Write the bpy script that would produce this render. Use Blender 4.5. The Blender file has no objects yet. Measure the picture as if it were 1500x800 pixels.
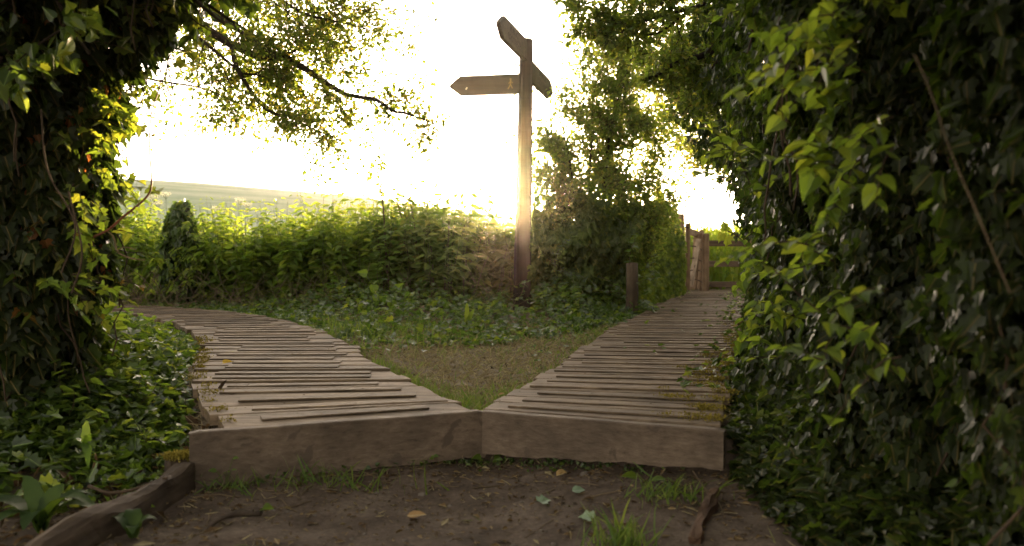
import bpy, math, random
import numpy as np
from mathutils import Vector

rng = np.random.default_rng(7)
random.seed(7)
scene = bpy.context.scene
COL = scene.collection
R = math.radians

# ------------------------------------------------------------------ camera
H = 0.89
FPX = 1333.0
PITCH = math.atan(50.0 / FPX)
cam_d = bpy.data.cameras.new("camera")
cam = bpy.data.objects.new("camera", cam_d)
COL.objects.link(cam)
cam.location = (0, 0, H)
cam.rotation_euler = (R(90) - PITCH, 0, 0)
cam_d.sensor_width = 36.0
cam_d.lens = FPX / 1500 * 36
cam_d.clip_start = 0.05
cam_d.clip_end = 6000
cam_d.dof.use_dof = True
cam_d.dof.focus_distance = 5.6
cam_d.dof.aperture_fstop = 2.8
scene.camera = cam


def at(px, py, d):
    """world point seen at photo pixel px,py standing d metres ahead"""
    a = (px - 750) / FPX
    b = (400 - py) / FPX
    cp, sp = math.cos(PITCH), math.sin(PITCH)
    v = np.array([a, cp + b * sp, -sp + b * cp])
    v = v * (d / v[1])
    return np.array([v[0], v[1], v[2] + H])


# ------------------------------------------------------------------ object helpers
def setp(o, label=None, cat=None, group=None, kind=None):
    if label: o["label"] = label
    if cat: o["category"] = cat
    if group: o["group"] = group
    if kind: o["kind"] = kind
    return o


def thing(name, label, cat, loc, group=None):
    o = bpy.data.objects.new(name, None)
    o.empty_display_size = 0.1
    COL.objects.link(o)
    o.location = loc
    return setp(o, label, cat, group)


class MB:
    """collects verts / faces / a per-vertex random value, builds ONE mesh object"""

    def __init__(s):
        s.V = []; s.L = []; s.C = []; s.A = []; s.S = []; s.M = []; s.n = 0

    def add(s, V, loops, counts, rnd=0.5, smooth=False, mid=0.0):
        V = np.asarray(V, dtype=np.float64).reshape(-1, 3)
        loops = np.asarray(loops, dtype=np.int64).ravel()
        counts = np.asarray(counts, dtype=np.int64).ravel()
        s.V.append(V); s.L.append(loops + s.n); s.C.append(counts)
        a = np.empty(len(V)); a[:] = rnd
        s.A.append(a)
        b = np.empty(len(V)); b[:] = mid; s.M.append(b)
        s.S.append(np.full(len(counts), smooth))
        s.n += len(V)

    def faces(s, V, F, rnd=0.5, smooth=False):
        s.add(V, [i for f in F for i in f], [len(f) for f in F], rnd, smooth)

    def box(s, c, hx, hy, hz, rotz=0.0, rnd=0.5, bev=0.0, tilt=0.0, roll=0.0):
        """box centred c with half sizes; a bevel cuts every long edge"""
        b = min(bev, hx * .9, hy * .9, hz * .9)
        if b > 0:
            prof = [(-hy + b, -hz), (hy - b, -hz), (hy, -hz + b), (hy, hz - b), (hy - b, hz), (-hy + b, hz), (-hy, hz - b), (-hy, -hz + b)]
            pin = [(y * (1 - b / hy), z * (1 - b / hz)) for y, z in prof]
            k = 8
            P = []
            for x, q in ((-hx, pin), (-hx + b, prof), (hx - b, prof), (hx, pin)):
                P += [(x, y, z) for y, z in q]
            F = []
            for r in range(3):
                for i in range(k):
                    j = (i + 1) % k
                    F.append((r * k + i, (r + 1) * k + i, (r + 1) * k + j, r * k + j))
            F.append(tuple(range(k)))
            F.append(tuple(3 * k + i for i in reversed(range(k))))
            F = [tuple(reversed(f)) for f in F]
        else:
            P = [(x, y, z) for x in (-hx, hx) for y in (-hy, hy) for z in (-hz, hz)]
            F = [(0, 1, 3, 2), (4, 6, 7, 5), (0, 4, 5, 1), (2, 3, 7, 6), (0, 2, 6, 4), (1, 5, 7, 3)]
        P = np.array(P)
        cr, sr = math.cos(roll), math.sin(roll)
        P = np.c_[P[:, 0], P[:, 1] * cr - P[:, 2] * sr, P[:, 1] * sr + P[:, 2] * cr]
        ct, st = math.cos(tilt), math.sin(tilt)
        P = np.c_[P[:, 0] * ct - P[:, 2] * st, P[:, 1], P[:, 0] * st + P[:, 2] * ct]
        cz, sz = math.cos(rotz), math.sin(rotz)
        P = np.c_[P[:, 0] * cz - P[:, 1] * sz, P[:, 0] * sz + P[:, 1] * cz, P[:, 2]]
        s.faces(P + np.asarray(c), F, rnd)

    def beam(s, a, b, hy, hz, rnd=0.5, bev=0.004, roll=0.0):
        a = np.asarray(a, float); b = np.asarray(b, float)
        d = b - a
        L = np.linalg.norm(d)
        s.box((a + b) / 2, L / 2, hy, hz, math.atan2(d[1], d[0]), rnd, bev, math.asin(d[2] / L), roll)

    def tube(s, P, rad, sides=7, rnd=0.5, lump=0.0):
        P = np.asarray(P, float)
        n = len(P)
        rad = np.broadcast_to(np.asarray(rad, float), (n,))
        T = np.gradient(P, axis=0)
        T /= np.linalg.norm(T, axis=1)[:, None] + 1e-9
        up = np.array([0.31, 0.17, 0.93]) if abs(T[0] @ np.array([0.31, 0.17, 0.93])) < .9 else np.array([1., 0, 0])
        A = np.cross(T, up); A /= np.linalg.norm(A, axis=1)[:, None] + 1e-9
        B = np.cross(T, A)
        th = np.arange(sides) * 2 * np.pi / sides
        rr = rad[:, None] * (1 + (lump * rng.normal(size=(n, sides)) if lump else 0))
        V = P[:, None, :] + rr[..., None] * (np.cos(th)[None, :, None] * A[:, None, :] + np.sin(th)[None, :, None] * B[:, None, :])
        i = np.arange(n - 1)[:, None] * sides; j = np.arange(sides)[None, :]; j2 = (j + 1) % sides
        Q = np.stack([i + j, i + j2, i + sides + j2, i + sides + j], -1).reshape(-1, 4)
        s.add(V.reshape(-1, 3), Q, np.full(len(Q), 4), rnd, True)

    def leaves(s, tmpl, P, T, N, size, rnd, width=1.0):
        """vectorised leaf cards: P base point, T tip direction, N face normal"""
        tv, tf = tmpl
        P = np.asarray(P); n = len(P)
        if n == 0: return
        T = T / (np.linalg.norm(T, axis=1)[:, None] + 1e-9)
        X = np.cross(T, N); X /= np.linalg.norm(X, axis=1)[:, None] + 1e-9
        Z = np.cross(X, T)
        size = np.broadcast_to(size, (n,))[:, None, None]
        wob = 1 + rng.normal(0, .12, (n, 1, 1))
        V = P[:, None, :] + size * (tv[None, :, 0:1] * X[:, None, :] * width * wob + tv[None, :, 1:2] * T[:, None, :] + tv[None, :, 2:3] * Z[:, None, :] * rng.uniform(.5, 2.2, (n, 1, 1)))
        k = len(tv)
        lp = np.array([i for f in tf for i in f]); ct = np.array([len(f) for f in tf])
        L = (lp[None, :] + (np.arange(n) * k)[:, None]).ravel()
        s.add(V.reshape(-1, 3), L, np.tile(ct, n), np.repeat(np.broadcast_to(rnd, (n,)), k), False, np.tile((np.abs(tv[:, 0]) < 1e-6).astype(float), n))

    def build(s, name, mat, parent=None, origin=None):
        V = np.concatenate(s.V); L = np.concatenate(s.L); C = np.concatenate(s.C)
        if parent is not None:
            o3 = np.array(parent.matrix_world.translation if parent.parent else parent.location)
            if parent.parent:
                o3 = np.array(parent["_o"]) if "_o" in parent else o3
        else:
            o3 = np.array(origin if origin is not None else (0, 0, 0), float)
        me = bpy.data.meshes.new(name)
        me.vertices.add(len(V)); me.vertices.foreach_set("co", (V - o3).astype(np.float32).ravel())
        me.loops.add(len(L)); me.loops.foreach_set("vertex_index", L.astype(np.int32))
        me.polygons.add(len(C))
        st = np.zeros(len(C), np.int32); st[1:] = np.cumsum(C)[:-1]
        me.polygons.foreach_set("loop_start", st)
        me.polygons.foreach_set("use_smooth", np.concatenate(s.S))
        me.update(calc_edges=True)
        at_ = me.attributes.new("rnd", 'FLOAT', 'POINT')
        at_.data.foreach_set("value", np.concatenate(s.A).astype(np.float32))
        if any(b.any() for b in s.M):
            av = me.attributes.new("vein", 'FLOAT', 'POINT'); av.data.foreach_set("value", np.concatenate(s.M).astype(np.float32))
        me.materials.append(mat)
        o = bpy.data.objects.new(name, me)
        COL.objects.link(o)
        if parent is not None:
            o.parent = parent          # parents sit unrotated; children of parts share the part's origin
        else:
            o.location = o3
        return o


def sub(mb, name, mat, part, root):
    """a sub-part: its mesh is measured from the root thing, parented to the part (which sits at the root's origin)"""
    o = mb.build(name, mat, root)
    o.parent = part
    return o


# ------------------------------------------------------------------ leaf outlines
def sym(half, mid=()):
    """outline of the right half from base to tip -> two folded halves"""
    h = [tuple(p) for p in half]
    V = h + [(-x, y, z) for x, y, z in h[1:-1]]
    k = len(h)
    right = list(range(k))
    left = [0] + list(range(k, k + k - 2)) + [k - 1]
    return np.array(V, float), [tuple(right), tuple(reversed(left))]


IVY = sym([(0, 0, 0), (.24, -.12, .03), (.52, .10, .09), (.31, .31, .05), (.42, .55, .09), (.15, .66, .03), (0, 1, -.1)])
HEART = sym([(0, .05, 0), (.2, -.05, .03), (.42, .15, .08), (.38, .45, .08), (.18, .78, .03), (0, 1.05, -.12)])
OVATE = sym([(0, 0, 0), (.2, .14, .05), (.3, .38, .07), (.2, .7, .04), (0, 1, -.12)])
NETTLE = sym([(0, 0, 0), (.22, .06, .04), (.27, .16, .05), (.25, .22, .05), (.29, .34, .06), (.23, .42, .05), (.23, .55, .05), (.15, .63, .03), (.13, .75, .02), (0, 1.05, -.14)])
SMALL = (np.array([(0, 0, 0), (.3, .45, .07), (0, 1, -.05), (-.3, .45, .07)], float), [(0, 1, 2), (0, 2, 3)])
BLADE = (np.array([(-.5, 0, 0), (.5, 0, 0), (.42, .4, .03), (-.42, .4, .03), (.28, .75, .12), (-.28, .75, .12), (0, 1, .26)], float),
         [(0, 1, 2, 3), (3, 2, 4, 5), (5, 4, 6)])


def rdir(n, up=0.0, sc=1.0):
    d = rng.normal(size=(n, 3)) * sc
    d[:, 2] += up
    return d / (np.linalg.norm(d, axis=1)[:, None] + 1e-9)


def sstep(x, a, b):
    t = np.clip((np.asarray(x, float) - a) / (b - a), 0, 1)
    return t * t * (3 - 2 * t)


def lumps(x, y, z, seed=0, f=1.0):
    a = seed * 1.7
    return (np.sin(f * 2.1 * x + 1.3 * f * z + a) + np.sin(f * 3.3 * y - f * 2.0 * z + 2 * a) + np.sin(f * 4.1 * z + f * 1.7 * x - a)
            + .6 * np.sin(f * 7.3 * x + f * 5.1 * y + a) + .6 * np.sin(f * 8.9 * z - f * 6.0 * y + 3 * a)) / 4.2


# ------------------------------------------------------------------ materials
def newmat(name):
    m = bpy.data.materials.new(name)
    m.use_nodes = True
    nt = m.node_tree
    for n in list(nt.nodes): nt.nodes.remove(n)
    return m, nt


def N(nt, t, **kw):
    n = nt.nodes.new(t)
    for k, v in kw.items(): setattr(n, k, v)
    return n


def ramp(nt, stops):
    r = N(nt, 'ShaderNodeValToRGB')
    e = r.color_ramp.elements
    while len(e) < len(stops): e.new(0.5)
    for i, (p, c) in enumerate(stops):
        e[i].position = p; e[i].color = (*c, 1)
    return r


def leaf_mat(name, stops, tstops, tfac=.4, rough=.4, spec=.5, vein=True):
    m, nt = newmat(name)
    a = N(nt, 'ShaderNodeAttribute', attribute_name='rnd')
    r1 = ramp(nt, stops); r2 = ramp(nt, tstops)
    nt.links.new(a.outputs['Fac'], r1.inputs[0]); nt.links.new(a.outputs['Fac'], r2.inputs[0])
    geo = N(nt, 'ShaderNodeNewGeometry')
    nz = N(nt, 'ShaderNodeTexNoise'); nz.inputs['Scale'].default_value = 45; nz.inputs['Detail'].default_value = 2
    nt.links.new(geo.outputs['Position'], nz.inputs['Vector'])
    hs = N(nt, 'ShaderNodeMixRGB', blend_type='MULTIPLY'); hs.inputs[0].default_value = .6
    nr = ramp(nt, [(.3, (.62, .62, .62)), (.7, (1.2, 1.2, 1.15))])
    nt.links.new(nz.outputs['Fac'], nr.inputs[0])
    nt.links.new(r1.outputs[0], hs.inputs[1]); nt.links.new(nr.outputs[0], hs.inputs[2])
    p = N(nt, 'ShaderNodeBsdfPrincipled')
    p.inputs['Roughness'].default_value = rough
    p.inputs['Specular IOR Level'].default_value = spec
    va = N(nt, 'ShaderNodeAttribute', attribute_name='vein')
    vr = ramp(nt, [(.82, (0, 0, 0)), (.97, (.55, .55, .55))])
    vm = N(nt, 'ShaderNodeMixRGB'); vm.inputs[2].default_value = (*[min(.5, c * 2.2 + .03) for c in stops[-1][1]], 1)
    nt.links.new(va.outputs['Fac'], vr.inputs[0]); nt.links.new(vr.outputs[0], vm.inputs[0]); nt.links.new(hs.outputs[0], vm.inputs[1])
    nt.links.new(vm.outputs[0], p.inputs['Base Color'])
    t = N(nt, 'ShaderNodeBsdfTranslucent')
    nt.links.new(r2.outputs[0], t.inputs['Color'])
    mx = N(nt, 'ShaderNodeMixShader'); mx.inputs[0].default_value = tfac
    o = N(nt, 'ShaderNodeOutputMaterial')
    nt.links.new(p.outputs[0], mx.inputs[1]); nt.links.new(t.outputs[0], mx.inputs[2]); nt.links.new(mx.outputs[0], o.inputs[0])
    return m


def wood_mat(name, stops, along='X', scale=1.0, rough=.8, bump=.35, blot=None, spec=.25):
    """stops: colours by grain; rnd attribute shifts each board"""
    m, nt = newmat(name)
    tc = N(nt, 'ShaderNodeTexCoord')
    mp = N(nt, 'ShaderNodeMapping')
    k = {'X': (2.2, 34, 34), 'Y': (34, 2.2, 34), 'Z': (34, 34, 2.2)}[along]
    mp.inputs['Scale'].default_value = tuple(v * scale for v in k)
    a = N(nt, 'ShaderNodeAttribute', attribute_name='rnd')
    ad = N(nt, 'ShaderNodeVectorMath', operation='ADD')
    cx = N(nt, 'ShaderNodeCombineXYZ')
    mul = N(nt, 'ShaderNodeMath', operation='MULTIPLY'); mul.inputs[1].default_value = 37.0
    nt.links.new(a.outputs['Fac'], mul.inputs[0]); nt.links.new(mul.outputs[0], cx.inputs[0]); nt.links.new(mul.outputs[0], cx.inputs[1])
    nt.links.new(tc.outputs['Object'], mp.inputs[0]); nt.links.new(mp.outputs[0], ad.inputs[0]); nt.links.new(cx.outputs[0], ad.inputs[1])
    nz = N(nt, 'ShaderNodeTexNoise'); nz.inputs['Scale'].default_value = 1.0; nz.inputs['Detail'].default_value = 6; nz.inputs['Roughness'].default_value = .65
    nt.links.new(ad.outputs[0], nz.inputs['Vector'])
    r = ramp(nt, stops)
    nt.links.new(nz.outputs['Fac'], r.inputs[0])
    n2 = N(nt, 'ShaderNodeTexNoise'); n2.inputs['Scale'].default_value = 5.5; n2.inputs['Detail'].default_value = 5
    nt.links.new(tc.outputs['Object'], n2.inputs['Vector'])
    r2 = ramp(nt, [(.35, (.55, .53, .5)), (.65, (1.15, 1.12, 1.08))])
    nt.links.new(n2.outputs['Fac'], r2.inputs[0])
    mu = N(nt, 'ShaderNodeMixRGB', blend_type='MULTIPLY'); mu.inputs[0].default_value = .75
    nt.links.new(r.outputs[0], mu.inputs[1]); nt.links.new(r2.outputs[0], mu.inputs[2])
    # per-board value
    r3 = ramp(nt, [(0, (.62, .6, .58)), (1, (1.25, 1.22, 1.18))])
    nt.links.new(a.outputs['Fac'], r3.inputs[0])
    mu2 = N(nt, 'ShaderNodeMixRGB', blend_type='MULTIPLY'); mu2.inputs[0].default_value = 1
    nt.links.new(mu.outputs[0], mu2.inputs[1]); nt.links.new(r3.outputs[0], mu2.inputs[2])
    colr = mu2.outputs[0]
    if blot:
        n4 = N(nt, 'ShaderNodeTexNoise'); n4.inputs['Scale'].default_value = blot[1]; n4.inputs['Detail'].default_value = 4; n4.inputs['Distortion'].default_value = .6
        nt.links.new(tc.outputs['Object'], n4.inputs['Vector'])
        r4 = ramp(nt, [(blot[2], (0, 0, 0)), (blot[2] + .03, (1, 1, 1))])
        nt.links.new(n4.outputs['Fac'], r4.inputs[0])
        m4 = N(nt, 'ShaderNodeMixRGB'); nt.links.new(r4.outputs[0], m4.inputs[0]); nt.links.new(colr, m4.inputs[1]); m4.inputs[2].default_value = (*blot[0], 1)
        colr = m4.outputs[0]
    p = N(nt, 'ShaderNodeBsdfPrincipled'); p.inputs['Roughness'].default_value = rough; p.inputs['Specular IOR Level'].default_value = spec
    nt.links.new(colr, p.inputs['Base Color'])
    b = N(nt, 'ShaderNodeBump'); b.inputs['Strength'].default_value = bump; b.inputs['Distance'].default_value = .01
    nt.links.new(nz.outputs['Fac'], b.inputs['Height']); nt.links.new(b.outputs[0], p.inputs['Normal'])
    o = N(nt, 'ShaderNodeOutputMaterial'); nt.links.new(p.outputs[0], o.inputs[0])
    return m


def simple_mat(name, stops, scale=8, rough=.85, bump=.3, spec=.2, metal=0):
    m, nt = newmat(name)
    geo = N(nt, 'ShaderNodeNewGeometry')
    nz = N(nt, 'ShaderNodeTexNoise'); nz.inputs['Scale'].default_value = scale; nz.inputs['Detail'].default_value = 7; nz.inputs['Roughness'].default_value = .65
    nt.links.new(geo.outputs['Position'], nz.inputs['Vector'])
    r = ramp(nt, stops); nt.links.new(nz.outputs['Fac'], r.inputs[0])
    p = N(nt, 'ShaderNodeBsdfPrincipled'); p.inputs['Roughness'].default_value = rough; p.inputs['Specular IOR Level'].default_value = spec; p.inputs['Metallic'].default_value = metal
    nt.links.new(r.outputs[0], p.inputs['Base Color'])
    b = N(nt, 'ShaderNodeBump'); b.inputs['Strength'].default_value = bump; b.inputs['Distance'].default_value = .02
    nt.links.new(nz.outputs['Fac'], b.inputs['Height']); nt.links.new(b.outputs[0], p.inputs['Normal'])
    o = N(nt, 'ShaderNodeOutputMaterial'); nt.links.new(p.outputs[0], o.inputs[0])
    return m


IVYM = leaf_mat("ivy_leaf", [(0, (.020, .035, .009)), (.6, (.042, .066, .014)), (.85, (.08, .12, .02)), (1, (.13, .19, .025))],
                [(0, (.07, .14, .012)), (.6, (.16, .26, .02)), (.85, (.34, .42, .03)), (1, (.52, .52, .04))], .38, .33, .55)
IVYD = leaf_mat("ivy_leaf_old", [(0, (.016, .022, .007)), (.7, (.034, .046, .012)), (.93, (.06, .085, .016)), (1, (.14, .09, .02))],
                [(0, (.05, .10, .01)), (.7, (.12, .19, .015)), (.93, (.3, .34, .03)), (1, (.5, .3, .03))], .34, .42, .32)
YOUNG = leaf_mat("young_leaf", [(0, (.045, .085, .014)), (1, (.10, .155, .02))], [(0, (.18, .32, .025)), (.7, (.34, .46, .035)), (1, (.5, .54, .04))], .48, .45, .35)
NETM = leaf_mat("nettle_leaf", [(0, (.035, .07, .014)), (.7, (.075, .12, .02)), (1, (.12, .17, .03))],
                [(0, (.20, .34, .03)), (.7, (.38, .50, .04)), (1, (.55, .60, .05))], .5, .5, .35)
SMALLM = leaf_mat("small_leaf", [(0, (.030, .055, .012)), (.6, (.065, .10, .018)), (1, (.15, .13, .02))],
                  [(0, (.14, .25, .02)), (.6, (.29, .38, .03)), (1, (.58, .46, .05))], .46, .5, .3)
SHRUBM = leaf_mat("shrub_leaf", [(0, (.025, .05, .012)), (.7, (.055, .10, .02)), (1, (.11, .14, .03))],
                  [(0, (.13, .25, .02)), (.7, (.28, .40, .04)), (1, (.5, .46, .05))], .42, .42, .45)
SKIRTM = leaf_mat("skirt_leaf", [(0, (.032, .048, .013)), (.7, (.06, .085, .018)), (1, (.11, .12, .03))],
                  [(0, (.14, .22, .02)), (.7, (.30, .36, .03)), (1, (.5, .44, .04))], .42, .55, .25)
CROWNM = leaf_mat("crown_leaf", [(0, (.035, .062, .014)), (.7, (.07, .11, .022)), (1, (.13, .15, .03))],
                  [(0, (.2, .32, .03)), (.7, (.38, .48, .05)), (1, (.6, .52, .06))], .5, .45, .4)
HEDGEM = leaf_mat("bramble_leaf", [(0, (.028, .052, .013)), (.7, (.06, .095, .02)), (1, (.11, .14, .03))],
                  [(0, (.15, .28, .02)), (.7, (.30, .42, .04)), (1, (.5, .52, .05))], .46, .55, .25)
DOCKM = leaf_mat("dock_leaf", [(0, (.022, .042, .012)), (1, (.05, .085, .02))], [(0, (.10, .18, .02)), (1, (.26, .36, .03))], .3, .6, .2)
RUSTM = leaf_mat("rust_leaf", [(0, (.10, .04, .018)), (1, (.20, .10, .035))], [(0, (.42, .14, .03)), (1, (.6, .28, .06))], .45, .6, .2)
GRASSM = leaf_mat("grass_blade", [(0, (.05, .095, .02)), (.6, (.09, .15, .03)), (1, (.15, .18, .05))],
                  [(0, (.16, .28, .03)), (1, (.4, .45, .06))], .4, .5, .3)
DRYM = leaf_mat("dry_blade", [(0, (.10, .075, .04)), (.4, (.27, .20, .115)), (.75, (.46, .36, .21)), (1, (.13, .17, .05))],
                [(0, (.2, .15, .07)), (1, (.28, .3, .1))], .25, .7, .15)
LITTERM = leaf_mat("litter", [(0, (.03, .018, .010)), (.5, (.08, .045, .022)), (.85, (.15, .09, .04)), (1, (.22, .18, .10))],
                   [(0, (.05, .03, .01)), (1, (.2, .13, .04))], .15, .75, .15)
YELM = leaf_mat("yellow_leaf", [(0, (.36, .20, .02)), (1, (.62, .40, .05))], [(0, (.6, .35, .03)), (1, (.7, .5, .05))], .3, .5, .3)
TANM = leaf_mat("tan_leaf", [(0, (.28, .15, .06)), (1, (.45, .30, .14))], [(0, (.4, .22, .05)), (1, (.5, .35, .1))], .25, .6, .3)
PALEM = leaf_mat("pale_leaf", [(0, (.20, .28, .18)), (1, (.40, .50, .36))], [(0, (.3, .4, .2)), (1, (.4, .5, .3))], .25, .5, .3)
MOSSM = leaf_mat("moss", [(0, (.07, .05, .012)), (.5, (.14, .11, .02)), (1, (.23, .18, .04))], [(0, (.2, .16, .02)), (1, (.4, .32, .04))], .3, .8, .1)
UMBELM = leaf_mat("umbel_flower", [(0, (.45, .45, .34)), (1, (.7, .7, .55))], [(0, (.6, .6, .4)), (1, (.75, .72, .5))], .4, .6, .2)
BARK = simple_mat("bark", [(.3, (.018, .012, .008)), (.6, (.055, .038, .025)), (.8, (.10, .075, .05))], 22, .9, .8)
TWIG = simple_mat("twig", [(.3, (.035, .022, .014)), (.7, (.10, .065, .04))], 30, .8, .3)
REDTWIG = simple_mat("red_twig", [(.3, (.10, .035, .02)), (.7, (.22, .08, .04))], 30, .6, .2)
STEMG = simple_mat("green_stem", [(.3, (.05, .07, .02)), (.7, (.12, .12, .045))], 20, .6, .2)
DRYSTEM = simple_mat("dry_stem", [(.3, (.14, .095, .05)), (.7, (.30, .21, .12))], 25, .8, .2)
STALKM = simple_mat("stalk", [(.3, (.06, .042, .025)), (.7, (.2, .14, .085))], 6, .8, .2)
DECK = wood_mat("deck_wood", [(.25, (.06, .045, .034)), (.45, (.145, .104, .070)), (.62, (.23, .17, .12)), (.8, (.325, .252, .186))], 'X', 1.0, .72, .5)
STRIPW = wood_mat("strip_wood", [(.25, (.058, .043, .032)), (.45, (.137, .099, .068)), (.62, (.218, .163, .117)), (.8, (.31, .243, .182))], 'X', 1.0, .72, .5)
RISER = wood_mat("riser_board", [(.25, (.06, .043, .032)), (.42, (.125, .092, .07)), (.55, (.15, .112, .086)), (.8, (.21, .165, .132))], 'X', 1.7, .7, .7, ((.085, .06, .045), 9.5, .63), .3)
EDGEW = wood_mat("edging_wood", [(.25, (.03, .021, .015)), (.5, (.075, .054, .04)), (.8, (.14, .105, .08))], 'Y', .8, .85, .6)
REDWOOD = wood_mat("split_wood", [(.25, (.05, .03, .02)), (.5, (.12, .07, .045)), (.8, (.2, .125, .085))], 'Y', .8, .85, .8)
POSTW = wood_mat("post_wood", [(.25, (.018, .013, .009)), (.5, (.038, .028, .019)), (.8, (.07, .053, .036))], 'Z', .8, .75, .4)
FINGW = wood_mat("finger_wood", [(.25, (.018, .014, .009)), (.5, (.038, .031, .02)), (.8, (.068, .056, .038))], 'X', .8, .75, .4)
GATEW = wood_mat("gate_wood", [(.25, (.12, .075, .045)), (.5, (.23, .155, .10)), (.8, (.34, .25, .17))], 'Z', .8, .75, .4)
GATEDARK = wood_mat("old_stake", [(.25, (.05, .035, .022)), (.5, (.10, .072, .046)), (.8, (.16, .12, .08))], 'Z', .8, .8, .6)
RAILW = wood_mat("rail_wood", [(.25, (.075, .05, .035)), (.5, (.15, .105, .075)), (.8, (.22, .165, .125))], 'X', .8, .75, .4)
PALEW = wood_mat("pale_wood", [(.25, (.22, .16, .11)), (.5, (.38, .30, .23)), (.8, (.52, .44, .36))], 'Z', .8, .75, .4)
LETTER = simple_mat("carved_paint", [(.3, (.006, .005, .004)), (.7, (.012, .01, .008))], 30, .8, .1)
MARKY = simple_mat("yellow_mark", [(.3, (.16, .10, .03)), (.7, (.22, .15, .05))], 30, .7, .1)
MARKW = simple_mat("white_mark", [(.3, (.4, .36, .28)), (.7, (.55, .5, .42))], 30, .6, .1)
WIRE = simple_mat("rusty_wire", [(.3, (.05, .03, .02)), (.7, (.11, .07, .05))], 30, .6, .1, .4, .6)
STONEM = simple_mat("pebble", [(.3, (.07, .055, .045)), (.7, (.16, .13, .11))], 25, .8, .3)


def ground_material():
    m, nt = newmat("ground_soil")
    geo = N(nt, 'ShaderNodeNewGeometry')
    a = N(nt, 'ShaderNodeAttribute', attribute_name='rnd')          # 0 bare trodden soil, 1 dry grassy soil
    n1 = N(nt, 'ShaderNodeTexNoise'); n1.inputs['Scale'].default_value = 3.2; n1.inputs['Detail'].default_value = 9; n1.inputs['Roughness'].default_value = .7
    n2 = N(nt, 'ShaderNodeTexNoise'); n2.inputs['Scale'].default_value = 60; n2.inputs['Detail'].default_value = 6; n2.inputs['Roughness'].default_value = .7
    v = N(nt, 'ShaderNodeTexVoronoi'); v.inputs['Scale'].default_value = 55
    for n in (n1, n2, v): nt.links.new(geo.outputs['Position'], n.inputs['Vector'])
    soil = ramp(nt, [(.28, (.036, .025, .017)), (.46, (.085, .06, .044)), (.6, (.14, .104, .08)), (.78, (.2, .155, .122))])
    nt.links.new(n1.outputs['Fac'], soil.inputs[0])
    sp = ramp(nt, [(.3, (.5, .47, .45)), (.55, (1, 1, 1)), (.72, (1.5, 1.4, 1.3))])
    nt.links.new(n2.outputs['Fac'], sp.inputs[0])
    mu = N(nt, 'ShaderNodeMixRGB', blend_type='MULTIPLY'); mu.inputs[0].default_value = .85
    nt.links.new(soil.outputs[0], mu.inputs[1]); nt.links.new(sp.outputs[0], mu.inputs[2])
    dry = ramp(nt, [(.3, (.045, .033, .02)), (.5, (.125, .092, .058)), (.7, (.21, .16, .105))])
    nt.links.new(n2.outputs['Fac'], dry.inputs[0])
    mx = N(nt, 'ShaderNodeMixRGB'); nt.links.new(a.outputs['Fac'], mx.inputs[0]); nt.links.new(mu.outputs[0], mx.inputs[1]); nt.links.new(dry.outputs[0], mx.inputs[2])
    p = N(nt, 'ShaderNodeBsdfPrincipled'); p.inputs['Roughness'].default_value = .9; p.inputs['Specular IOR Level'].default_value = .2
    nt.links.new(mx.outputs[0], p.inputs['Base Color'])
    b1 = N(nt, 'ShaderNodeBump'); b1.inputs['Strength'].default_value = .6; b1.inputs['Distance'].default_value = .03
    b2 = N(nt, 'ShaderNodeBump'); b2.inputs['Strength'].default_value = .7; b2.inputs['Distance'].default_value = .008
    nt.links.new(n1.outputs['Fac'], b1.inputs['Height']); nt.links.new(n2.outputs['Fac'], b2.inputs['Height'])
    nt.links.new(b1.outputs[0], b2.inputs['Normal']); nt.links.new(b2.outputs[0], p.inputs['Normal'])
    o = N(nt, 'ShaderNodeOutputMaterial'); nt.links.new(p.outputs[0], o.inputs[0])
    return m


def hill_material():
    m, nt = newmat("hill_field")
    geo = N(nt, 'ShaderNodeNewGeometry')
    mp = N(nt, 'ShaderNodeMapping'); mp.inputs['Scale'].default_value = (.03, .35, .35); mp.inputs['Rotation'].default_value = (0, 0, R(8))
    nt.links.new(geo.outputs['Position'], mp.inputs[0])
    n1 = N(nt, 'ShaderNodeTexNoise'); n1.inputs['Scale'].default_value = 1; n1.inputs['Detail'].default_value = 7; n1.inputs['Roughness'].default_value = .7
    nt.links.new(mp.outputs[0], n1.inputs['Vector'])
    n2 = N(nt, 'ShaderNodeTexNoise'); n2.inputs['Scale'].default_value = .12; n2.inputs['Detail'].default_value = 8; n2.inputs['Roughness'].default_value = .7
    nt.links.new(geo.outputs['Position'], n2.inputs['Vector'])
    r = ramp(nt, [(.36, (.09, .15, .075)), (.5, (.18, .23, .14)), (.64, (.31, .33, .24))])
    ad = N(nt, 'ShaderNodeMath', operation='ADD'); ml = N(nt, 'ShaderNodeMath', operation='MULTIPLY'); ml.inputs[1].default_value = .5
    nt.links.new(n1.outputs['Fac'], ad.inputs[0]); nt.links.new(n2.outputs['Fac'], ad.inputs[1]); nt.links.new(ad.outputs[0], ml.inputs[0])
    nt.links.new(ml.outputs[0], r.inputs[0])
    p = N(nt, 'ShaderNodeBsdfPrincipled'); p.inputs['Roughness'].default_value = .95; p.inputs['Specular IOR Level'].default_value = .1
    nt.links.new(r.outputs[0], p.inputs['Base Color'])
    o = N(nt, 'ShaderNodeOutputMaterial'); nt.links.new(p.outputs[0], o.inputs[0])
    return m


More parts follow.
